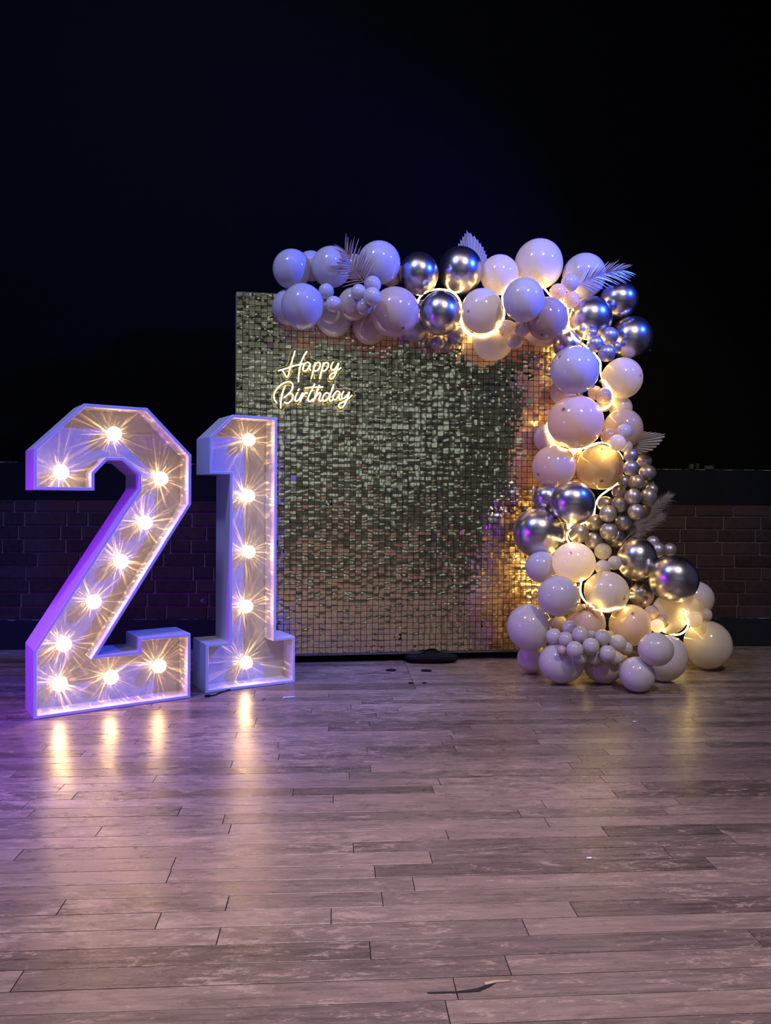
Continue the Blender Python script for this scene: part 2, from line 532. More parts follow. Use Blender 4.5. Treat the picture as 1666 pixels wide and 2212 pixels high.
# ------------------------------------------------------------------ floor: boards
floor = box_obj('floor', (XL, YB, -0.06), (XR, WY + 0.02, -0.004), M_under); floor['kind'] = 'structure'
PW = 0.0600
rf = random.Random(8)
SV, SF, SR = [], [], []


def board_geo(x0, x1, y0, y1, dz):
    g = 0.0010; b = 0.0003
    a0, a1, c0, c1 = x0 + g, x1 - g, y0 + g, y1 - g
    V = [(a0, c0, -0.004), (a1, c0, -0.004), (a1, c1, -0.004), (a0, c1, -0.004),
         (a0, c0, dz - b), (a1, c0, dz - b), (a1, c1, dz - b), (a0, c1, dz - b),
         (a0 + b, c0 + b, dz), (a1 - b, c0 + b, dz), (a1 - b, c1 - b, dz), (a0 + b, c1 - b, dz)]
    Fs = [(8, 9, 10, 11), (4, 5, 9, 8), (5, 6, 10, 9), (6, 7, 11, 10), (7, 4, 8, 11), (0, 1, 5, 4), (1, 2, 6, 5), (2, 3, 7, 6), (3, 0, 4, 7)]
    return V, Fs


y = -1.2
nboards = 0
while y < WY - 0.02:
    y1 = min(y + PW, WY - 0.018)
    near = 1.05 < y < 3.32
    cxv = (y + 0.03) * math.tan(YAW)
    half = (y + 0.1) * 0.515 + 0.12
    x = XL + 0.02 + rf.random() * 0.5
    if y >= 3.32: x = XL + 0.02
    first = True
    while x < XR - 0.05:
        ln = rf.choice([0.3, 0.42, 0.55, 0.7, 0.85, 1.0]) * rf.uniform(0.9, 1.15)
        if y >= 3.32:     # the strip by the wall is laid in long boards meeting at one joint
            ln = 0.5
            x1 = 0.365 if x < 0.2 else XR
            if x < 0.2: ln = x1 - x
        if first and y < 3.32: x0 = XL + 0.01
        else: x0 = x
        x1 = min(x0 + ln, XR - 0.01) if y < 3.32 else x1
        first = False
        dz = rf.uniform(-0.0006, 0.0)
        V, Fs = board_geo(x0, x1, y, y1, dz)
        if near and x1 > cxv - half and x0 < cxv + half and nboards < 296:
            c = Vector(((x0 + x1) / 2, (y + y1) / 2, 0))
            me = mesh('floor_board', [Vector(v) - c for v in V], Fs, M_wood)
            o = obj('floor_board', me, floor); o.location = c
            nboards += 1
        else:
            b0 = len(SV); SV += V; SF += [tuple(i + b0 for i in f) for f in Fs]
            SR += [rf.random()] * len(Fs)
        x = x1
        if y >= 3.32 and x1 >= XR - 0.02: break
    y += PW
me = mesh('floor_boards_beyond', SV, SF, M_wood)
a = me.attributes.new('rnd', 'FLOAT', 'FACE'); a.data.foreach_set('value', SR)
o = obj('floor_boards_beyond', me, floor); o['kind'] = 'stuff'
# rough rear half of the hall behind the camera
fr_ = box_obj('floor_rear', (XL, YB, -0.004), (XR, -1.2, 0.0), simple('rear_floor', (0.17, 0.125, 0.10), 0.4, bump=0.2, bscale=12, var=0.2), floor)

# ------------------------------------------------------------------ far side of the hall (seen only in mirrors): glowing windows and battens added for glints and fill
M_added_pane = simple('lit_frosted_glass', (0.5, 0.55, 0.5), 0.5, emit=(0.55, 0.78, 0.95), estr=0.5)  # added glowing panes, mirrored as glints in the sequins
M_added_tube = simple('fluorescent_tube', (0.8, 0.9, 0.85), 0.5, emit=(0.72, 0.95, 1.0), estr=5.0)  # added unseen tubes, for mirror glints and fill
M_frame = simple('window_frame_paint', (0.10, 0.09, 0.08), 0.5)
wn = 0
for wx in (-3.4, -1.2, 1.0, 3.2):
    wn += 1
    wf = bmesh.new()
    add_box(wf, (wx - 0.85, YB, 1.05), (wx + 0.85, YB + 0.05, 1.12)); add_box(wf, (wx - 0.85, YB, 2.33), (wx + 0.85, YB + 0.05, 2.40))
    add_box(wf, (wx - 0.85, YB, 1.12), (wx - 0.78, YB + 0.05, 2.33)); add_box(wf, (wx + 0.78, YB, 1.12), (wx + 0.85, YB + 0.05, 2.33))
    add_box(wf, (wx - 0.78, YB, 1.72), (wx + 0.78, YB + 0.05, 1.76))
    wo = from_bm('window_%d' % wn, wf, M_frame); wo['kind'] = 'structure'
    box_obj('pane', (wx - 0.78, YB + 0.01, 1.12), (wx + 0.78, YB + 0.02, 2.33), M_added_pane, wo)
cl_i = 0
for (lx, ly) in ((-2.2, -1.6), (0.2, -1.6), (2.6, -1.6), (-2.2, -4.2), (0.2, -4.2), (2.6, -4.2)):
    e = empty('ceiling_light', (lx, ly, ZC))
    nm = ['left', 'middle', 'right'][cl_i % 3]; rw = ['first', 'second'][cl_i // 3]
    tag(e, 'fluorescent batten on the ceiling behind the camera, %s of the %s row' % (nm, rw), 'ceiling light', 'battens on the hall ceiling')
    box_obj('housing', (lx - 0.62, ly - 0.05, ZC - 0.06), (lx + 0.62, ly + 0.05, ZC), M_iron, e)
    V, Fc = tube_geo([Vector((lx - 0.6, ly, ZC - 0.08)), Vector((lx + 0.6, ly, ZC - 0.08))], 0.019, 8)
    obj('tube', mesh('tube', V, Fc, M_added_tube, True), e)
    cl_i += 1

# ------------------------------------------------------------------ shimmer wall (sequin backdrop)
PA, PB = -0.036, 0.2535


def zpanel(px): return 1.0 / (PA * (px - IMW / 2) / F + PB)


PL = at_depth(509, 1106, zpanel(509)); PR = at_depth(1250, 1106, zpanel(1250))
pdir = Vector((PR.x - PL.x, PR.y - PL.y, 0)).normalized()
pn = Vector((pdir.y, -pdir.x, 0))       # towards the camera
PZ0, NSQ, SP = 0.052, 60, 0.0302
pw = NSQ * SP
panel = empty('sequin_backdrop', (PL.x, PL.y, 0), math.atan2(pdir.y, pdir.x))
tag(panel, 'square champagne sequin shimmer wall standing behind the balloon garland', 'backdrop')
PM = Matrix.Translation(Vector((PL.x, PL.y, 0))) @ Matrix.Rotation(math.atan2(pdir.y, pdir.x), 4, 'Z')
# local frame: x along the panel, y away from the camera, z up


def loc_obj(name, verts, faces, mat, parent, M, smooth=False):
    o = bpy.data.objects.new(name, mesh(name, verts, faces, mat, smooth))
    COL.objects.link(o); o.parent = parent
    o.matrix_basis = parent_mat(parent).inverted() @ M
    return o


bm = bmesh.new()
gw = 0.0012
for i in range(NSQ + 1):
    add_box(bm, (i * SP - gw, -0.002, PZ0), (i * SP + gw, 0.004, PZ0 + pw))
    add_box(bm, (0, -0.002, PZ0 + i * SP - gw), (pw, 0.004, PZ0 + i * SP + gw))
o = from_bm('plastic_grid', bm, M_grid, None); o.parent = panel; o['label'] = 'black plastic grid that holds the sequins'
bm = bmesh.new(); add_box(bm, (0, 0.012, PZ0), (pw, 0.016, PZ0 + pw))
o = from_bm('backing_sheet', bm, M_grid, None); o.parent = panel
bm = bmesh.new()
for (xa, xb, za, zb) in ((0, pw, PZ0 - 0.012, PZ0), (0, pw, PZ0 + pw, PZ0 + pw + 0.004), (-0.004, 0, PZ0 - 0.012, PZ0 + pw), (pw, pw + 0.004, PZ0 - 0.012, PZ0 + pw)):
    add_box(bm, (xa, -0.003, za), (xb, 0.02, zb))
for xx in (0.02, 0.9, pw - 0.04):
    add_box(bm, (xx, 0.02, 0.0), (xx + 0.025, 0.045, PZ0 + pw))
o = from_bm('stand_frame', bm, M_iron, None); o.parent = panel

# sequin shapes (a few bent variants), origin at the pin
rs = random.Random(77)
SQ = 0.0279
variants = []
for k in range(10):
    cx_, cz_, tw = rs.uniform(-0.0007, 0.0007), rs.uniform(-0.0009, 0.0009), rs.uniform(-0.0005, 0.0005)
    ph = rs.uniform(0, 6.28); am = rs.uniform(0.0, 0.00035)
    n = 4
    V = []
    for j in range(n + 1):
        for i in range(n + 1):
            u = i / n * 2 - 1; v = j / n * 2 - 1
            y_ = cx_ * u * u + cz_ * v * v + tw * u * v + am * math.sin(v * 3 + ph)
            V.append(Vector((u * SQ / 2, -y_, v * SQ / 2 - SQ * 0.38)))
    Fc = [(j * (n + 1) + i, j * (n + 1) + i + 1, (j + 1) * (n + 1) + i + 1, (j + 1) * (n + 1) + i) for j in range(n) for i in range(n)]
    # pin head
    b0 = len(V)
    for rr_, yy in ((0.0011, -0.0006), (0.0006, -0.0018)):
        for q in range(6):
            V.append(Vector((rr_ * math.cos(q * 1.047), yy - 0.0012, rr_ * math.sin(q * 1.047))))
    F2 = [(b0 + q, b0 + (q + 1) % 6, b0 + 6 + (q + 1) % 6, b0 + 6 + q) for q in range(6)] + [tuple(b0 + 6 + q for q in range(6))]
    variants.append((V, Fc, F2))


def seq_mesh(k):
    V, Fc, F2 = variants[k]
    me = mesh('sequin', V, Fc + F2, M_seq, True); me.materials.append(M_pin)
    me.polygons.foreach_set('material_index', [0] * len(Fc) + [1] * len(F2)); me.update()
    return me


seq_meshes = [seq_mesh(k) for k in range(10)]
# crooked ones seen in the photograph: (px, py, roll in degrees)
crook = [(579, 825, 28), (596, 735, -22), (617, 1118, 12), (605, 1193, 10), (693, 1340, 10), (858, 1375, 40), (1048, 1352, -28), (1005, 1330, -6),
         (762, 848, -20), (717, 1085, 30), (711, 1198, -4), (708, 1275, -6), (719, 1275, -12), (978, 1245, 14), (970, 1210, -8)]
crk = {}
for (cx, cy, ang) in crook:
    p = PM.inverted() @ on_plane(cx, cy, PL, pn)
    crk[(int(p.x / SP), int((p.z - PZ0) / SP))] = math.radians(ang)
IV, IFc, IMt = [], [], []
low = []
for jr in range(NSQ):
    for ic in range(NSQ):
        k = rs.randrange(10)
        # every sequin hangs from its pin; neighbours in one 30 cm tile lean alike
        tile = (ic // 10, jr // 10)
        tr = random.Random(tile[0] * 17 + tile[1] * 31 + 3)
        tx = tr.gauss(0, 0.008) + rs.gauss(0.010, 0.016); tz = tr.gauss(0, 0.01) + rs.gauss(0, 0.018); ry = rs.gauss(0, 0.012)
        if rs.random() < 0.10:
            tx += rs.gauss(0, 0.06); tz += rs.gauss(0, 0.10)
        if jr < 16: tx = -abs(tx) * 0.25; tz *= 0.5
        if (ic, jr) in crk:
            ry = crk[(ic, jr)]
        M = Matrix.Translation(Vector(((ic + 0.5) * SP, -0.0055, PZ0 + (jr + 0.5) * SP + SQ * 0.38))) @ Matrix.Rotation(ry, 4, 'Y') @ Matrix.Rotation(tx, 4, 'X') @ Matrix.Rotation(tz, 4, 'Z')
        # the 300 that show largest: the left columns from the top down
        if ic < 13 and jr > 36 and (ic + (jr - 37) * 13) < 299:
            o = bpy.data.objects.new('sequin', seq_meshes[k]); COL.objects.link(o)
            o.parent = panel; o.matrix_basis = M
        else:
            V, Fc, F2 = variants[k]
            b0 = len(IV)
            IV += [M @ v for v in V]
            IFc += [tuple(i + b0 for i in f) for f in Fc + F2]; IMt += [0] * len(Fc) + [1] * len(F2)
me = mesh('sequins_beyond', IV, IFc, M_seq, True); me.materials.append(M_pin)
me.polygons.foreach_set('material_index', IMt); me.update()
o = bpy.data.objects.new('sequins_beyond', me); COL.objects.link(o); o.parent = panel; o['kind'] = 'stuff'

# ------------------------------------------------------------------ marquee numbers
NS = CAMH / 0.78


def offset_poly(P, d):
    """move a closed counter-clockwise outline inwards by d"""
    n = len(P); out = []
    for i in range(n):
        p0, p1, p2 = Vector(P[i - 1]), Vector(P[i]), Vector(P[(i + 1) % n])
        e1 = (p1 - p0).normalized(); e2 = (p2 - p1).normalized()
        n1 = Vector((-e1.y, e1.x)); n2 = Vector((-e2.y, e2.x))
        m = (n1 + n2); k = d / (1 + n1.dot(n2))
        out.append(p1 + m * k)
    return out


def prism(outer, y0, y1, V, Fs):
    n = len(outer); b = len(V)
    V += [Vector((p[0], y0, p[1])) for p in outer] + [Vector((p[0], y1, p[1])) for p in outer]
    for i in range(n):
        j = (i + 1) % n
        Fs.append((b + i, b + j, b + n + j, b + n + i))
    return b, n


def make_number(name, label, org, yaw, depth, outline, bulbs, ref_label):
    e = empty(name, org, yaw)
    tag(e, label, 'light-up number')
    M = Matrix.Translation(org) @ Matrix.Rotation(yaw, 4, 'Z')
    P = [Vector(p) * NS for p in outline]
    T, REC = 0.0125, 0.105
    I = offset_poly(P, T)
    n = len(P)
    # frame: closed-profile wall (outer skin, front lip, inner skin, back lip), edges slightly softened
    rings = [(P, depth), (P, 0.0015), (offset_poly(P, 0.0015), 0.0), (offset_poly(P, T - 0.0015), 0.0), (I, 0.0015), (I, REC)]
    V, Fs = [], []
    for (poly, y_) in rings:
        V += [Vector((p[0], y_, p[1])) for p in poly]
    for r in range(len(rings) - 1):
        for i in range(n):
            j = (i + 1) % n
            Fs.append((r * n + i, r * n + j, (r + 1) * n + j, (r + 1) * n + i))
    me = mesh('frame', V, Fs, M_mdf)
    o = bpy.data.objects.new('frame', me); COL.objects.link(o); o.parent = e
    bm = bmesh.new(); bm.from_mesh(me); bmesh.ops.recalc_face_normals(bm, faces=bm.faces); bm.to_mesh(me); bm.free()
    for nm, yy, poly in (('back_panel', REC, I), ('rear_cover', depth - 0.002, P)):
        V = [Vector((p[0], yy, p[1])) for p in poly] + [Vector((p[0], yy + 0.004, p[1])) for p in poly]
        bm = bmesh.new()
        bv = [bm.verts.new(v) for v in V]
        for tri in tessellate_polygon([[Vector((p[0], p[1], 0)) for p in poly]]):
            bm.faces.new([bv[k] for k in tri]); bm.faces.new([bv[n + k] for k in reversed(tri)])
        for i in range(n):
            bm.faces.new((bv[i], bv[n + i], bv[n + (i + 1) % n], bv[(i + 1) % n]))
        bmesh.ops.recalc_face_normals(bm, faces=bm.faces)
        me2 = bpy.data.meshes.new(nm); bm.to_mesh(me2); bm.free()
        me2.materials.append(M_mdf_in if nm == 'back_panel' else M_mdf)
        o = bpy.data.objects.new(nm, me2); COL.objects.link(o); o.parent = e
    # bulbs
    Mi = M.inverted(); fn = (M.to_3x3() @ Vector((0, -1, 0)))
    BD = REC - 0.043
    p0 = M @ Vector((0, BD, 0))
    for (bx, by) in bulbs:
        q = Mi @ on_plane(bx, by, p0, fn)
        c = Vector((q.x, BD, q.z))
        bo = bpy.data.objects.new('bulb', bulb_mesh); COL.objects.link(bo); bo.parent = e
        bo.location = c; bo.rotation_euler = (math.pi / 2 + 0.0, R.uniform(0, 6), 0)
        so = bpy.data.objects.new('bulb_holder', holder_mesh); COL.objects.link(so); so.parent = bo
        so.matrix_basis = bo.matrix_basis.inverted() @ Matrix.Translation(c)
        ld = bpy.data.lights.new('bulb_light', 'POINT'); ld.energy = 1.0; ld.color = (1, 1, 1); ld.shadow_soft_size = 0.0012
        ld.use_nodes = True
        nt = ld.node_tree; em = nt.nodes['Emission']
        tcn = N(nt, 'ShaderNodeTexCoord')
        sp = N(nt, 'ShaderNodeSeparateXYZ'); L(nt, tcn.outputs['Normal'], sp.inputs[0])
        hx = N(nt, 'ShaderNodeCombineXYZ'); L(nt, sp.outputs[0], hx.inputs[0]); L(nt, sp.outputs[1], hx.inputs[1])
        nn = N(nt, 'ShaderNodeVectorMath', operation='NORMALIZE'); L(nt, hx.outputs[0], nn.inputs[0])
        s2 = N(nt, 'ShaderNodeSeparateXYZ'); L(nt, nn.outputs[0], s2.inputs[0])
        zz = N(nt, 'ShaderNodeMath', operation='MULTIPLY'); zz.inputs[1].default_value = 0.16; L(nt, sp.outputs[2], zz.inputs[0])
        cb = N(nt, 'ShaderNodeCombineXYZ'); L(nt, s2.outputs[0], cb.inputs[0]); L(nt, s2.outputs[1], cb.inputs[1]); L(nt, zz.outputs[0], cb.inputs[2])
        of = N(nt, 'ShaderNodeVectorMath', operation='ADD'); of.inputs[1].default_value = (R.random() * 9, R.random() * 9, R.random() * 9)
        L(nt, cb.outputs[0], of.inputs[0])
        no = N(nt, 'ShaderNodeTexNoise', i_Scale=10.0, i_Detail=2.0, i_Roughness=0.6); L(nt, of.outputs[0], no.inputs['Vector'])
        mr = N(nt, 'ShaderNodeMapRange', i_1=0.50, i_2=0.72, i_3=0.0, i_4=1.0); L(nt, no.outputs['Fac'], mr.inputs[0])
        pw_ = N(nt, 'ShaderNodeMath', operation='POWER'); pw_.inputs[1].default_value = 2.0; L(nt, mr.outputs[0], pw_.inputs[0])
        # sparkle dots thrown by the facets
        vo = N(nt, 'ShaderNodeTexVoronoi', i_Scale=11.0); L(nt, tcn.outputs['Normal'], vo.inputs['Vector'])
        vd = N(nt, 'ShaderNodeMapRange', i_1=0.12, i_2=0.22, i_3=0.30, i_4=0.0); L(nt, vo.outputs['Distance'], vd.inputs[0])
        ad0 = N(nt, 'ShaderNodeMath', operation='ADD'); L(nt, pw_.outputs[0], ad0.inputs[0]); L(nt, vd.outputs[0], ad0.inputs[1])
        fg = N(nt, 'ShaderNodeMapRange', i_1=0.22, i_2=0.5, i_3=0.0, i_4=BULB_FRONT); L(nt, sp.outputs[2], fg.inputs[0])
        ba = N(nt, 'ShaderNodeMath', operation='ADD'); ba.inputs[1].default_value = BULB_BASE; L(nt, fg.outputs[0], ba.inputs[0])
        ma = N(nt, 'ShaderNodeMath', operation='MULTIPLY_ADD'); ma.inputs[1].default_value = BULB_STREAK; L(nt, ba.outputs[0], ma.inputs[2])
        L(nt, ad0.outputs[0], ma.inputs[0]); L(nt, ma.outputs[0], em.inputs['Strength'])
        em.inputs['Color'].default_value = (1.0, 0.56, 0.20, 1)
        lo = bpy.data.objects.new('bulb_light', ld); COL.objects.link(lo)
        lo.parent = bo
        lo.matrix_basis = bo.matrix_basis.inverted() @ (Matrix.Translation(c + Vector((0, 0.012, 0))) @ Matrix.Rotation(math.pi / 2, 4, 'X'))
    return e


BULB_STREAK, BULB_BASE, BULB_FRONT = 5.5, 0.08, 3.0
# faceted bulb: flat shaded low ball; holder: short collar behind it
bm = bmesh.new()
bmesh.ops.create_icosphere(bm, subdivisions=2, radius=0.0305)
bulb_mesh = bpy.data.meshes.new('bulb'); bm.to_mesh(bulb_mesh); bm.free(); bulb_mesh.materials.append(M_bulb)
V, Fc = tube_geo([Vector((0, 0.0295, 0)), Vector((0, 0.0425, 0))], [0.011, 0.013], 12)
holder_mesh = mesh('bulb_holder', V, Fc, M_mdf, True)

x2 = dict(x0=0, x1=0.168, x2=0.394, x3=0.565, x4=0.365, x5=0.214, x6=0.204, x7=0.25, x8=0.303, x9=0.362)
z2 = dict(z0=0.0, z1=0.242, z2=0.806, z3=0.95, z4=1.12, z5=0.758, z6=0.253, z7=0.203, z8=0.867, z9=0.918, z10=0.813)
two_out = [(0, 0), (x2['x3'], 0), (x2['x3'], z2['z6']), (x2['x4'], z2['z6']), (x2['x4'], z2['z7']), (x2['x5'], z2['z7']),
           (x2['x3'], z2['z5']), (x2['x3'], z2['z3']), (x2['x2'], z2['z4']), (x2['x1'], z2['z4']), (0, z2['z3']), (0, z2['z2']),
           (x2['x6'], z2['z2']), (x2['x6'], z2['z8']), (x2['x7'], z2['z9']), (x2['x8'], z2['z9']), (x2['x9'], z2['z8']), (x2['x9'], z2['z10']), (0, z2['z1'])]
one_out = [(0, 0), (0.388, 0), (0.388, 0.196), (0.301, 0.196), (0.301, 1.122), (0.108, 1.122), (0.012, 1.028), (0.012, 0.879), (0.098, 0.879), (0.098, 0.196), (0, 0.196)]
o2 = c2w(-1.22938 * NS, 2.67745 * NS); o1 = c2w(-0.71545 * NS, 3.06095 * NS)
two = make_number('marquee_number', 'big white light-up number 2 with ten glowing bulbs, left of the number 1', o2, 0.58262 - YAW, 0.1805 * NS, two_out,
                  [(247, 937), (132, 1020), (348, 1034), (314, 1129), (262, 1213), (203, 1300), (138, 1392), (129, 1478), (240, 1463), (344, 1439)], 'two')
one = make_number('marquee_number', 'big white light-up number 1 with five glowing bulbs, before the sequin wall', o1, 0.52942 - YAW, 0.1778 * NS, one_out,
                  [(538, 950), (537, 1071), (538, 1192), (533, 1310), (532, 1431)], 'one')

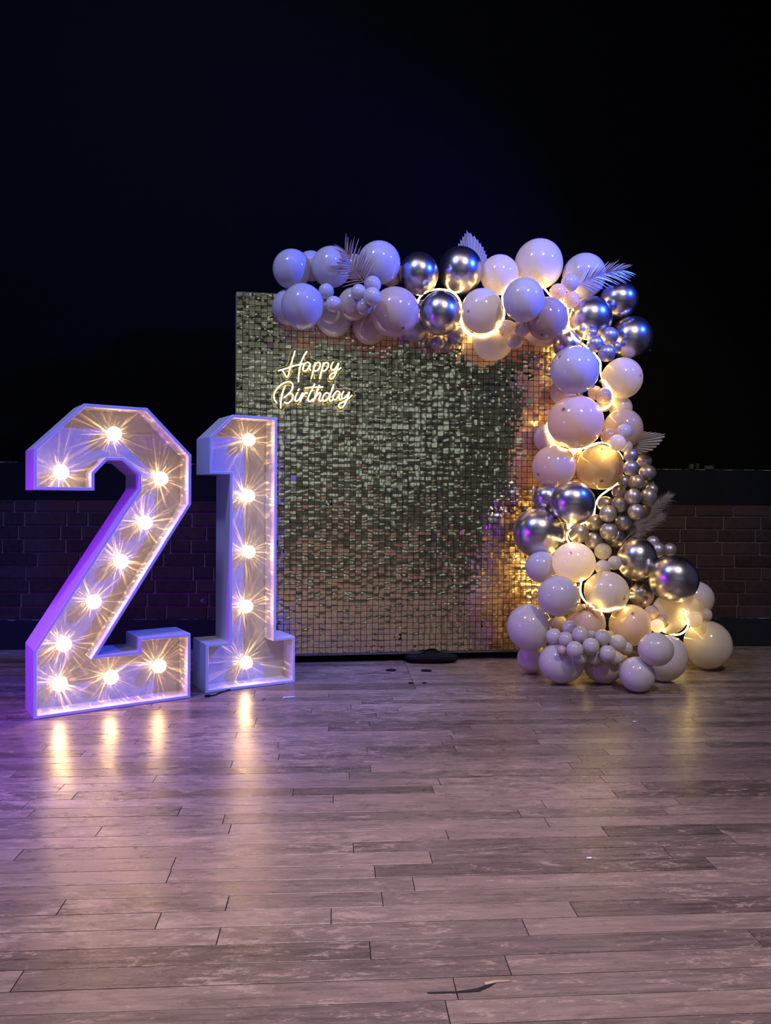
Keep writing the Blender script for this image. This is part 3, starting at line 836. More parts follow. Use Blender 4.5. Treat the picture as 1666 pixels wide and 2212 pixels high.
# ------------------------------------------------------------------ balloons
# back to front: px, py, half width, half height, kind, label, {z: fixed camera depth, f: rests on floor, t: tip direction, g: group}
BALL = [
    (672, 575, 33, 33, 'w', 'white balloon mostly hidden between the two leftmost balloons of the top row', {}),
    (765, 577, 28, 28, 'w', 'white balloon peeping out above the copper palm frond', {}),
    (843, 592, 27, 27, 's', 'sand balloon wedged between the tall pale balloon and the left top chrome one', {}),
    (631, 582, 42, 44, 'w', 'bluish white balloon at the top left corner of the arch', {}),
    (716, 577, 44, 45, 'w', 'bluish white balloon just left of the copper palm frond', {}),
    (624, 664, 36, 40, 'w', 'white balloon tucked behind the large one at the left end of the arch', {}),
    (819, 568, 47, 47, 'w', 'large white balloon in the top row left of two chrome ones', {}),
    (905, 592, 43, 47, 'c', 'left of the two big chrome balloons in the top row', {}),
    (995, 585, 48, 54, 'c', 'tallest chrome balloon of the top row under the pleated leaf', {}),
    (1262, 596, 47, 49, 'w', 'white balloon behind the silver palm frond at the top right', {}),
    (1079, 594, 41, 44, 'w', 'white balloon in the top row right of the pleated leaf', {}),
    (1164, 571, 52, 55, 'w', 'largest white balloon at the top of the arch', {}),
    (897, 709, 31, 31, 'm', 'grey balloon half hidden under the arch between sand and chrome balloons', {}),
    (800, 707, 38, 38, 's', 'sand balloon hanging low behind the large beige one', {}),
    (722, 688, 39, 41, 'w', 'white balloon hanging low over the sequins left of the sand ones', {}),
    (714, 676, 22, 24, 'w', 'small white balloon overlapping the low hanging white one', {}),
    (764, 657, 34, 36, 's', 'shaded sand balloon behind the small quartet by the copper palm', {}),
    (654, 662, 47, 50, 'w', 'large bluish white balloon at the lower left end of the arch', {}),
    (853, 674, 52, 56, 's', 'large beige balloon with a dark tip left of the ringed chrome one', {'t': (0.35, -0.62)}),
    (705, 629, 17, 17, 'w', 'upper of two tiny white balloons beside the large leftmost one', {}),
    (721, 657, 17.7, 17.7, 'w', 'lower of two tiny white balloons beside the large leftmost one', {}),
    (805, 614.7, 19, 19, 'w', 'topmost tiny balloon of the quartet below the copper palm', {}),
    (775, 630.5, 16.5, 17, 'w', 'leftmost tiny balloon of the quartet below the copper palm', {}),
    (787, 664, 17.5, 17.5, 's', 'lowest tiny balloon of the quartet below the copper palm', {}),
    (804, 640, 19.5, 20, 'w', 'rightmost tiny balloon of the quartet below the copper palm', {}),
    (967, 744, 14, 14, 'm', 'middle tiny grey balloon in the trio under the ringed chrome one', {}),
    (984, 724, 19, 20, 'm', 'right tiny grey balloon in the trio under the ringed chrome one', {}),
    (946, 740, 17.5, 17, 'm', 'left tiny grey balloon in the trio under the ringed chrome one', {}),
    (951, 677, 45, 49, 'c', 'chrome balloon ringed on top by the glowing rope', {}),
    (1173, 709, 42, 42, 's', 'sand balloon showing only below the tan one right of centre', {}),
    (1226, 745, 30, 32, 'c', 'chrome balloon lit gold beside the rope at the arch corner', {}),
    (1182, 689, 45, 48, 'n', 'tan balloon with a dark tip under the arch right of centre', {'t': (-0.25, -0.7)}),
    (1065, 738, 45, 42, 'w', 'glowing cream balloon that hangs lowest in the middle of the arch', {}),
    (1042, 672, 45.5, 49, 'w', 'cream balloon circled from below by the glowing rope', {'t': (-0.65, 0.0)}),
    (1132, 648, 44, 48, 'w', 'white balloon in front, right of the rope-circled cream one', {}),
    (1113, 736, 18, 18, 'w', 'lowest of three tiny balloons over the low cream one', {}),
    (1128, 710.5, 17, 17, 'w', 'right of three tiny balloons over the low cream one', {}),
    (1095.5, 710, 19, 19, 's', 'left of three tiny balloons over the low cream one', {'t': (-0.5, -0.6)}),
    (1337, 649, 42, 39, 'c', 'chrome balloon highest at the right corner of the arch', {}),
    (1363.6, 731, 45, 49, 'c', 'rightmost large chrome balloon of the upper corner', {}),
    (1277, 687.5, 46, 48, 'c', 'chrome balloon left in the corner trio beside the rope', {}),
    (1234.6, 648, 18.5, 18.5, 's', 'lowest of three tiny sand balloons by the silver palm', {'t': (0.6, -0.4)}),
    (1231.5, 611, 19.5, 19.5, 'w', 'topmost of three tiny balloons by the silver palm', {}),
    (1205.5, 631, 18.5, 18.5, 's', 'leftmost of three tiny sand balloons by the silver palm', {'t': (0.0, -0.2)}),
    (1280, 719, 11, 11, 'm', 'tiny dark balloon just visible above the grey corner cluster', {}),
    (1330, 750, 13, 13, 'm', 'tiny dark balloon just visible right of the grey corner cluster', {}),
    (1317, 726, 19, 19.5, 'm', 'topmost grey balloon of the corner cluster below the chrome trio', {}),
    (1286, 743, 18, 18.5, 'm', 'leftmost grey balloon of the corner cluster below the chrome trio', {}),
    (1311, 763, 18.5, 19, 'm', 'lowest grey balloon of the corner cluster below the chrome trio', {}),
    (1217, 846, 29, 30, 's', 'shaded sand balloon behind the two big ones of the column', {}),
    (1341, 881, 25, 26, 'w', 'lilac white balloon half hidden at the right of the rope bend', {}),
    (1344.7, 817, 43.5, 45, 'w', 'white balloon right of the rope in the upper column', {'t': (0.85, 0.1)}),
    (1241.5, 799.5, 54, 52, 'w', 'big white balloon left of the rope in the upper column', {'t': (-0.6, 0.55)}),
    (1305, 873, 17, 17, 's', 'small glowing balloon lowest inside the rope bend', {}),
    (1286, 849, 16, 16, 's', 'small glowing balloon left inside the rope bend', {}),
    (1303.7, 855, 18, 18, 's', 'small glowing balloon with dark tip in front inside the rope bend', {'t': (0.1, 0.35)}),
    (1185, 947, 32, 34, 's', 'sand balloon behind the largest one at the left of the column', {}),
    (1346.5, 926, 41.5, 45, 's', 'sand balloon behind the tiny trio by the right pleated leaf', {}),
    (1243.7, 911.5, 62, 58, 's', 'largest balloon of the column, sand coloured above the rope curve', {'t': (-0.42, 0.45)}),
    (1353, 965, 14, 14, 'w', 'tiny pale balloon peeping out below the trio by the right leaf', {}),
    (1314.5, 943, 17, 17, 'n', 'left tan balloon of the tiny trio by the right pleated leaf', {}),
    (1349, 933, 17.5, 17.5, 'w', 'top right balloon of the tiny trio by the right pleated leaf', {}),
    (1334, 956.5, 18, 18, 'w', 'lowest balloon of the tiny trio by the right pleated leaf', {}),
    (1197, 1008, 48, 47, 's', 'sand balloon left below the rope curve in mid column', {'t': (-0.7, -0.35)}),
    (1296, 1009, 52, 49, 's', 'sand balloon right below the rope curve in mid column', {'t': (0.1, -0.6)}),
    (1402, 1046, 12, 12, 'm', 'grey bead balloon just visible at the right side of the chain', {}),
    (1397, 1101, 12, 12, 'm', 'grey bead balloon just visible at the lower right side of the chain', {}),
    (1347.5, 1040.5, 15, 15, 'm', 'gold lit grey balloon fifth down in the chain beside the rope', {}),
    (1408, 1058, 14, 14, 'm', 'bluish grey balloon farthest right in the chain', {}),
    (1338, 1063, 16, 16, 'm', 'gold lit grey balloon sixth down in the chain beside the rope', {}),
    (1363.5, 984.6, 16, 16, 'm', 'topmost grey balloon of the long chain', {}),
    (1391.5, 995, 17, 17, 'm', 'second grey balloon from the top, at the right of the chain', {}),
    (1364, 1011.5, 17.5, 18, 'm', 'third grey balloon from the top, at the left of the chain', {}),
    (1399, 1021, 18.5, 17.5, 'm', 'fourth grey balloon from the top, at the right of the chain', {}),
    (1376, 1043, 18.5, 18.5, 'm', 'grey balloon in the middle of the chain above a side by side pair', {}),
    (1401, 1073, 18, 20, 'm', 'right one of the side by side grey pair in the chain', {}),
    (1368.5, 1073.5, 18.5, 18.5, 'm', 'left one of the side by side grey pair in the chain', {}),
    (1309, 1089, 18, 17, 'm', 'grey balloon touching the rope at the left of the chain', {}),
    (1339, 1090, 18, 18.5, 'm', 'grey balloon below the side by side pair, on the left', {}),
    (1375, 1106, 19, 18, 'm', 'grey balloon below the side by side pair, on the right', {}),
    (1329, 1160, 26, 26, 'c', 'middle sized chrome balloon behind the foot of the grey chain', {}),
    (1181, 1076, 30, 31, 'c', 'small chrome balloon behind the left edge of the column', {}),
    (1237, 1086, 49, 48, 'c', 'big chrome balloon left of the rope in mid column', {'t': (-0.2, 0.5)}),
    (1163, 1151, 56, 55, 'c', 'biggest chrome balloon sticking out left over the sequins', {}),
    (1347, 1128, 19, 18, 'm', 'grey chain balloon right above the pampas stem', {}),
    (1315.7, 1148, 19.5, 19.5, 'm', 'grey chain balloon between the two lowest ones and the pampas', {}),
    (1314, 1110, 18.5, 18.5, 'm', 'grey chain balloon front and centre below the rope end', {}),
    (1284, 1128.7, 19, 19.5, 'm', 'grey chain balloon just above the two lowest ones', {}),
    (1282.5, 1167, 19.5, 19, 'm', 'lowest grey balloon of the long chain', {}),
    (1250.6, 1152, 22.5, 22, 'm', 'leftmost and largest grey balloon of the long chain', {}),
    (1170, 1225, 36, 34, 'w', 'white balloon behind the biggest chrome one at the left', {'z': 3.86}),
    (1411, 1172, 15, 15, 'm', 'topmost of three small grey balloons behind the two right chrome ones', {'z': 3.9}),
    (1447, 1188, 15, 15, 'm', 'rightmost of three small grey balloons behind the two right chrome ones', {'z': 3.88}),
    (1421.5, 1188, 17, 17, 'm', 'front one of three small grey balloons behind the two right chrome ones', {}),
    (1385, 1285, 28, 29, 'c', 'dark chrome balloon in the gap between glowing cream balloons', {'z': 3.82}),
    (1500, 1294, 44, 38, 'w', 'white balloon behind the right chrome one against the bricks', {'z': 3.92}),
    (1447, 1326, 39, 46, 'w', 'glowing cream balloon framed by the rope at the lower right', {'z': 3.78}),
    (1376.5, 1208, 41, 48, 'c', 'left of the two big chrome balloons at the lower right', {}),
    (1456, 1250.6, 54, 51.5, 'c', 'right of the two big chrome balloons at the lower right', {}),
    (1240, 1215, 47, 44, 'w', 'glowing cream balloon below the grey chain', {'t': (-0.15, 0.45)}),
    (1328, 1216, 15, 16, 'w', 'right of three tiny glowing balloons between cream and chrome', {}),
    (1303, 1191, 19, 18.5, 'w', 'topmost of three tiny glowing balloons between cream and chrome', {}),
    (1302.7, 1226, 17, 17, 'w', 'lowest of three tiny glowing balloons between cream and chrome', {}),
    (1206.5, 1288, 46, 44, 'w', 'white balloon left of the rope-circled glowing one', {}),
    (1311, 1279, 49.5, 45.5, 'w', 'glowing cream balloon circled from below by the rope at the base', {'t': (0.75, -0.25)}),
    (1524, 1328, 15, 15, 'w', 'right of three tiny balloons over the big one at the lower right', {'z': 3.7}),
    (1492.6, 1306.5, 18.5, 18.5, 'w', 'topmost of three tiny balloons at the lower right end', {}),
    (1500, 1338, 17.5, 17.5, 'w', 'glowing tiny balloon beside the rope end at the lower right', {}),
    (1529.5, 1394, 50.5, 52.5, 'w', 'big white balloon on the floor at the far right end', {'f': 1}),
    (1150, 1422, 33, 32, 'w', 'white balloon on the floor behind the two lower left ones', {'f': 1}),
    (1304, 1444, 42, 33, 's', 'sand balloon on the floor under the white bead cluster', {'f': 1}),
    (1438, 1417, 43, 54, 'w', 'cream balloon on the floor behind the two greyish front ones', {'f': 1}),
    (1144, 1355, 49, 51, 'w', 'big white balloon farthest left at the base', {}),
    (1267, 1346, 42, 42, 's', 'grey sand balloon under the straw tuft', {'z': 3.62}),
    (1213, 1434, 50, 43, 'w', 'white balloon on the floor below the white bead cluster', {'f': 1}),
    (1430, 1343, 15, 15, 'n', 'right tan balloon of a tiny trio beside the big sand one', {}),
    (1408, 1323, 16, 16, 's', 'top sand balloon of a tiny trio beside the big sand one', {}),
    (1362, 1351, 46, 46, 's', 'sand balloon above the white bead cluster, right side', {'t': (0.1, 0.55)}),
    (1420, 1352, 15, 15, 'w', 'greyish front balloon of a tiny trio beside the big sand one', {}),
    (1376.6, 1455.5, 38, 39, 'w', 'greyish white balloon on the floor nearest the camera', {'f': 1}),
    (1417, 1403, 39, 36, 'w', 'greyish white balloon resting on the nearest floor balloon', {}),
    (1278, 1373, 11, 12, 'w', 'bead balloon just visible in the upper dip of the white cluster', {}),
    (1316, 1374, 12, 12, 'w', 'bead balloon just visible behind the upper right of the white cluster', {}),
    (1214, 1405, 11, 11, 's', 'shaded bead balloon under the left end of the white cluster', {}),
    (1346, 1422, 10, 10, 'w', 'bead balloon at the lower right tip of the white cluster', {}),
    (1255, 1421, 15, 14, 'w', 'bead balloon under the left lower edge of the white cluster', {}),
    (1284.5, 1421, 16, 15, 'w', 'bead balloon under the middle lower edge of the white cluster', {}),
    (1330, 1421, 16, 15, 'w', 'bead balloon under the right lower edge of the white cluster', {}),
    (1353, 1401, 14, 15, 'w', 'rightmost bead balloon of the white cluster', {}),
    (1208.6, 1346, 17, 16.5, 'w', 'topmost bead balloon of the white cluster', {}),
    (1231, 1356, 16.5, 16, 'w', 'second highest bead balloon of the white cluster', {}),
    (1197, 1375, 17.5, 18, 'w', 'leftmost bead balloon of the white cluster', {}),
    (1222.6, 1380.5, 16.5, 17, 'w', 'bead balloon right of the leftmost one in the white cluster', {}),
    (1253.5, 1370.5, 18, 18, 'w', 'bead balloon in the white cluster directly under the straw tuft', {}),
    (1335, 1389, 18.5, 19, 'w', 'large bead balloon at the upper right of the white cluster', {}),
    (1301.6, 1377, 18, 18, 'w', 'bead balloon highest in the right half of the white cluster', {}),
    (1242.3, 1403, 18.7, 18.7, 'w', 'front bead balloon at the lower left of the white cluster', {}),
    (1276.6, 1396, 18.7, 18.7, 'w', 'front bead balloon in the centre of the white cluster', {}),
    (1312, 1411.7, 18.5, 18.7, 'w', 'front bead balloon at the lower right of the white cluster', {}),
]


def ball_mesh(kind, small, tipped):
    """unit balloon, tip at +Z, neck at -Z"""
    seg, rg = (24, 16) if small else (40, 26)
    V = [Vector((0, 0, 1.0))]; Fc = []
    for j in range(1, rg):
        th = math.pi * j / rg
        r = math.sin(th); z = math.cos(th)
        if z < 0:                       # draw the lower part out towards the neck
            k = -z
            z = -(k + 0.10 * k ** 4); r *= (1 - 0.07 * k ** 2)
        for i in range(seg):
            a = 2 * math.pi * i / seg
            V.append(Vector((r * math.cos(a), r * math.sin(a), z)))
    V.append(Vector((0, 0, -1.10)))
    for i in range(seg): Fc.append((0, 1 + i, 1 + (i + 1) % seg))
    for j in range(rg - 2):
        for i in range(seg):
            a = 1 + j * seg + i; b = 1 + j * seg + (i + 1) % seg
            Fc.append((a, a + seg, b + seg, b))
    e = len(V) - 1; l0 = 1 + (rg - 2) * seg
    for i in range(seg): Fc.append((l0 + i, e, l0 + (i + 1) % seg))
    return mesh('balloon', V, Fc, MB[kind], True)


BM_ = {(k, s): ball_mesh(k, s, True) for k in MB for s in (False, True)}
V, Fc = tube_geo([Vector((0, 0, -1.08)), Vector((0, 0, -1.15)), Vector((0, 0, -1.19)), Vector((0, 0, -1.23)), Vector((0, 0, -1.28))], [0.07, 0.045, 0.075, 0.05, 0.085], 10)
knot_me = {}
for k in MB:
    knot_me[k] = mesh('knot', V, Fc, MB[k] if k in 'cm' else M_knot, True)

placed = []   # centre, radius
PINV = PM.inverted()


def solve_depth(px, py, rpx, ry, opt):
    if 'f' in opt:      # touching the floor
        return 0.835 * F / (py + ry - (1080.3 + 0.008 * (px - 833)))
    over_panel = (509 < px < 1245) and (py + ry * 0.6 > 650)
    zp = zpanel(min(px, 1290))
    rad0 = rpx * zp / F
    z = zp - rad0 * 1.02 - 0.012 if over_panel else zp - 0.01 - (0.06 if px > 1245 else 0.02)
    if py > 1180 and 'z' not in opt:
        z -= 0.18 * min(1.0, (py - 1180) / 150)
    z = min(z, opt.get('z', 9))
    for (q, rq, zq) in placed:      # later entries stand in front of the ones they overlap in view
        c = at_depth(px, py, zq); r = rpx * zq / F
        need = 0.93 * (r + rq); lat = (c - q).length
        if lat < need * 0.97:
            z = min(z, zq - math.sqrt(need * need - lat * lat))
    for it in range(60):
        c = at_depth(px, py, z); r = rpx * z / F
        worst = 0
        for (q, rq, zq) in placed:
            need = 0.93 * (r + rq); d = (c - q).length
            if d < need: worst = max(worst, need - d)
        if worst < 0.0015: break
        z -= max(0.004, worst * 0.6)
    return z


gname = {'w': 'balloon garland', 's': 'balloon garland', 'n': 'balloon garland', 'c': 'balloon garland', 'm': 'balloon garland'}
for (px, py, rx, ry, kind, lab, opt) in BALL:
    rp = (rx + ry) / 2
    z = solve_depth(px, py, rp, ry, opt)
    c = at_depth(px, py, z); r = rp * z / F
    placed.append((c, r, z))
    small = rp < 24
    o = bpy.data.objects.new('balloon', BM_[(kind, small)]); COL.objects.link(o)
    vdir = (CAM - c).normalized()
    right = Vector((0, 0, 1)).cross(vdir).normalized(); up = vdir.cross(right)
    if 't' in opt:
        tx, ty = opt['t']
        tz = math.sqrt(max(0.05, 1 - tx * tx - ty * ty))
        tip = right * tx + up * ty + vdir * tz
    else:               # tips turned to the side or up, out of sight
        a = R.uniform(0.15, 1.0) * math.pi
        tip = right * math.cos(a) * 0.8 + up * math.sin(a) * 0.8 + vdir * R.uniform(0.5, 1.0)
    tip.normalize()
    q = tip.to_track_quat('Z', 'Y').to_matrix().to_4x4()
    # width / height of the outline
    B = Matrix((right, up, vdir)).transposed().to_4x4()
    sx, sy = rx / rp, ry / rp
    Sc = B @ Matrix.Diagonal((sx, sy, 1, 1)) @ B.transposed()
    o.matrix_basis = Matrix.Translation(c) @ Sc @ q @ Matrix.Scale(r * 0.985, 4)
    o.color = (1, 1, 1, 1.0 if 't' in opt else 0.12)
    tag(o, lab, 'balloon', 'balloons of the garland')
    if 'f' in opt:      # stand exactly on the floor
        zs = [(o.matrix_basis @ v.co).z for v in o.data.vertices]
        o.matrix_basis = Matrix.Translation(Vector((0, 0, -min(zs)))) @ o.matrix_basis
        c = c + Vector((0, 0, -min(zs)))
        placed[-1] = (c, r, z)
    if not small:
        kn = bpy.data.objects.new('knot', knot_me[kind]); COL.objects.link(kn); kn.parent = o

# ------------------------------------------------------------------ glowing rope woven through the garland
ROPE = [
    (900, 655), (909, 640), (925, 629), (950, 625), (975, 630), (991, 645), (998, 668), (998, 692), (1004, 709), (1019, 722), (1039, 727), (1060, 721),
    (1079, 706), (1089, 686), (1089, 663), (1085, 643), (1091, 625), (1105, 610, 1), (1150, 606, 1), (1173, 620), (1187, 636), (1200, 645, 1), (1213, 651), (1226, 664),
    (1228, 690), (1231, 711), (1243, 731), (1266, 748), (1279, 757, 1), (1287, 767), (1297, 782), (1298, 806), (1303, 822), (1313, 837),
    (1322, 851), (1323, 867), (1314, 879), (1299, 885), (1270, 885, 1), (1210, 890, 1), (1183, 915, 1), (1184, 936), (1191, 953), (1203, 964), (1223, 972),
    (1246, 972), (1265, 967), (1283, 959), (1300, 956), (1313, 959), (1330, 970, 1), (1340, 981), (1345, 993), (1344, 1020, 1), (1331, 1047), (1312, 1060), (1295, 1074),
    (1286, 1092), (1284, 1108), (1276, 1124, 1), (1262, 1130), (1245, 1138, 1), (1228, 1150), (1225, 1163), (1232, 1175), (1245, 1195, 1), (1275, 1225, 1), (1262, 1245, 1), (1257, 1254), (1254, 1275),
    (1260, 1293), (1275, 1308), (1292, 1317), (1312, 1320), (1330, 1315), (1350, 1312, 1), (1395, 1335, 1), (1420, 1352, 1), (1432, 1361), (1451, 1370), (1469, 1370), (1482, 1361), (1487, 1348), (1482, 1325), (1477, 1305, 1)]


def first_hit(px, py):
    d = ray(px, py); best = None
    for (c, r, z) in placed:
        oc = CAM - c; a_ = d.dot(d); b_ = 2 * oc.dot(d); cc = oc.dot(oc) - (r * 1.0) ** 2
        D = b_ * b_ - 4 * a_ * cc
        if D <= 0: continue
        t = (-b_ - math.sqrt(D)) / (2 * a_)
        hit = CAM + d * t
        nrm = (hit - c).normalized()
        if abs(nrm.dot(d.normalized())) < 0.38: continue      # skip the grazing rim of the balloon the rope hugs
        if best is None or t < best: best = t
    return best


sm = smooth_path([Vector((p[0], p[1], 1.0 if len(p) > 2 else 0.0)) for p in ROPE], 5)
dep = []
for s in sm:
    t = first_hit(s.x, s.y)
    zp = zpanel(min(s.x, 1300)) - 0.03
    if t is None: t = zp
    t = min(t, zp)
    dep.append((t - 0.005) if s.z < 0.5 else None)
# hidden stretches dive behind the balloons
idx = [i for i, d in enumerate(dep) if d is not None]
for i in range(len(dep)):
    if dep[i] is None:
        a_ = max([j for j in idx if j < i], default=idx[0]); b_ = min([j for j in idx if j > i], default=idx[-1])
        w_ = 0.5 if a_ == b_ else (i - a_) / (b_ - a_)
        dep[i] = dep[a_] * (1 - w_) + dep[b_] * w_ + 0.10 * math.sin(math.pi * min(max(w_, 0), 1))
for _ in range(2):
    dep = [dep[i] if i in (0, len(dep) - 1) else min(dep[i] + 0.004, 0.25 * dep[i - 1] + 0.5 * dep[i] + 0.25 * dep[i + 1]) for i in range(len(dep))]
rope_pts = [at_depth(s.x, s.y, d) for s, d in zip(sm, dep)]
V, Fc = tube_geo(rope_pts, 0.0043, 8)
o = obj('led_rope', mesh('led_rope', V, Fc, M_rope, True))
tag(o, 'glowing warm white rope light winding through the balloon garland', 'rope light')

# ------------------------------------------------------------------ neon sign
SG = 0.040     # distance of the tubes from the sequins
sp0 = PL + pn * SG


def sgn(x, y, off=0.0):
    """sign sketch coordinates -> world, on the sign plane"""
    return on_plane(560 + x / 6.942, 740 + y / 6.942, PL + pn * (SG + off), pn)


strokes = [
    [(538, 125), (503, 240), (468, 370), (445, 470), (422, 512), (398, 505), (375, 455), (345, 412)],
    [(285, 422), (400, 390), (520, 350), (610, 328), (690, 312)],
    [(716, 130), (672, 200), (632, 290), (607, 400), (594, 500), (590, 592)],
    [(762, 318), (735, 296), (700, 305), (668, 345), (655, 395), (672, 425), (705, 418), (740, 375), (768, 320), (757, 385), (775, 420)],
    [(842, 298), (822, 380), (800, 470), (780, 542)],
    [(822, 375), (848, 322), (885, 296), (914, 310), (912, 355), (885, 405), (850, 425), (812, 418)],
    [(966, 298), (946, 380), (925, 470), (905, 545)],
    [(946, 378), (972, 325), (1005, 300), (1035, 310), (1035, 355), (1010, 402), (975, 425), (938, 420)],
    [(1110, 290), (1082, 345), (1078, 390), (1100, 412), (1135, 395), (1170, 350), (1192, 308), (1175, 380), (1150, 460), (1120, 520), (1085, 545), (1060, 530), (1062, 500), (1095, 465), (1150, 432), (1195, 402), (1232, 375)],
    [(392, 640), (360, 720), (338, 810), (326, 900), (322, 985)],
    [(268, 905), (232, 860), (220, 800), (240, 735), (290, 670), (350, 620), (415, 590), (470, 592), (503, 630), (498, 690), (460, 750), (412, 795), (370, 828)],
    [(430, 775), (475, 765), (505, 790), (500, 840), (465, 885), (420, 912), (372, 890)],
    [(602, 690), (582, 722)],
    [(578, 748), (552, 795), (538, 845), (550, 876), (582, 868), (618, 820), (655, 752), (640, 815), (618, 888)],
    [(632, 845), (665, 790), (700, 755), (728, 768)],
    [(832, 618), (800, 690), (762, 765), (735, 830), (738, 872), (768, 882), (808, 842)],
    [(685, 682), (820, 670), (962, 664)],
    [(906, 638), (872, 720), (840, 810), (812, 882)],
    [(830, 840), (868, 785), (902, 755), (922, 772), (905, 825), (900, 865), (925, 880), (960, 852)],
    [(1052, 775), (1020, 752), (985, 770), (955, 820), (955, 862), (985, 878), (1022, 850), (1058, 800)],
    [(1120, 628), (1092, 710), (1065, 790), (1055, 845), (1068, 878), (1102, 862)],
    [(1208, 748), (1180, 728), (1145, 748), (1110, 800), (1112, 848), (1145, 855), (1180, 818), (1212, 755), (1198, 820), (1215, 856), (1245, 840)],
    [(1270, 728), (1242, 780), (1242, 822), (1268, 838), (1302, 812), (1335, 770), (1352, 742), (1335, 810), (1308, 880), (1275, 942), (1235, 978), (1200, 968), (1192, 940), (1222, 912), (1285, 878), (1345, 835), (1395, 788)],
]
sign = empty('neon_sign', sgn(800, 560), math.atan2(pdir.y, pdir.x))
tag(sign, 'glowing Happy Birthday sign in looping script on clear acrylic, hung on the sequin wall', 'neon sign')
names = ['letter_stroke']
for st in strokes:
    pts = smooth_path([sgn(x, y, 0.010) for x, y in st], 5)
    V, Fc = tube_geo(pts, 0.0034, 8)
    o = obj('letter_tube', mesh('letter_tube', V, Fc, M_neon, True), sign)
    pts2 = [p - pn * 0.0068 for p in pts]
    V, Fc = tube_geo(pts2, 0.0030, 6)
    obj('tube_backing', mesh('tube_backing', V, Fc, M_neon_side, True), o)
outl = [(243, 432), (262, 395), (310, 372), (390, 348), (435, 290), (455, 200), (480, 120), (520, 88), (570, 96), (650, 100), (735, 96), (768, 130), (770, 190), (800, 232), (850, 258), (905, 268),
        (965, 258), (1040, 266), (1110, 254), (1185, 258), (1225, 300), (1262, 350), (1256, 395), (1200, 462), (1160, 520), (1130, 580), (1145, 640), (1180, 688), (1230, 695), (1280, 684), (1345, 700), (1400, 712), (1432, 755),
        (1428, 810), (1380, 855), (1335, 900), (1300, 970), (1255, 1015), (1200, 1015), (1155, 985), (1120, 930), (1060, 912), (950, 916), (850, 908), (740, 930), (640, 908), (550, 908), (470, 928),
        (400, 958), (362, 1010), (325, 1022), (285, 1002), (262, 955), (215, 915), (188, 850), (190, 770), (225, 705), (290, 650), (335, 600), (330, 545), (295, 495), (255, 470)]
ol = smooth_path([Vector((x, y, 0)) for x, y in outl], 3, closed=True)
fa = [sgn(p.x, p.y, 0.0005) for p in ol]; fb = [p - pn * 0.004 for p in fa]
bm = bmesh.new()
va = [bm.verts.new(v) for v in fa]; vb = [bm.verts.new(v) for v in fb]
for tri in tessellate_polygon([ol]):
    bm.faces.new([va[k] for k in tri])
for i in range(len(va)):
    f = bm.faces.new((va[i], va[(i + 1) % len(va)], vb[(i + 1) % len(va)], vb[i])); f.material_index = 1
me = bpy.data.meshes.new('acrylic_sheet'); bm.to_mesh(me); bm.free(); me.materials.append(M_acr); me.materials.append(M_acr_glow)
obj('acrylic_sheet', me, sign)
V, Fc = tube_geo(fb + [fb[0]], 0.0008, 5)
obj('polished_edge', mesh('polished_edge', V, Fc, M_acr_glow, True), sign)  # thin rim whose glow is put into its material
for (x, y) in ((400, 305), (1250, 350), (1420, 715)):
    p = sgn(x, y)
    V, Fc = tube_geo([p + pn * 0.006, p - pn * (SG - 0.004)], [0.006, 0.005], 10)
    obj('standoff', mesh('standoff', V, Fc, M_iron, True), sign)
# power lead of the sign down behind it
pts = smooth_path([sgn(1240, 350, -0.012), sgn(1300, 300, -0.018), sgn(1330, 260, -0.02), sgn(1290, 200, -0.02)], 4)
V, Fc = tube_geo(pts, 0.0012, 5)
obj('power_lead', mesh('power_lead', V, Fc, M_black, True), sign)

# ------------------------------------------------------------------ dried leaves in the garland


def zfront(px, py, default):
    t = first_hit(px, py)
    return t if t else default


def blade(V, Fc, a, b, w, nrm, bend=None, n=5):
    """narrow folded leaflet from a to b"""
    d = (b - a); side = d.cross(nrm).normalized()
    b0 = len(V)
    for i in range(n + 1):
        t = i / n
        p = a + d * t + (bend * (t * t) if bend is not None else Vector((0, 0, 0)))
        ww = w * math.sin(math.pi * min(0.12 + t * 0.88, 1.0)) ** 0.7 if t < 1 else 0.0002
        V += [p - side * ww, p + nrm * ww * 0.55, p + side * ww]
    for i in range(n):
        k = b0 + i * 3
        Fc += [(k, k + 1, k + 4, k + 3), (k + 1, k + 2, k + 5, k + 4)]


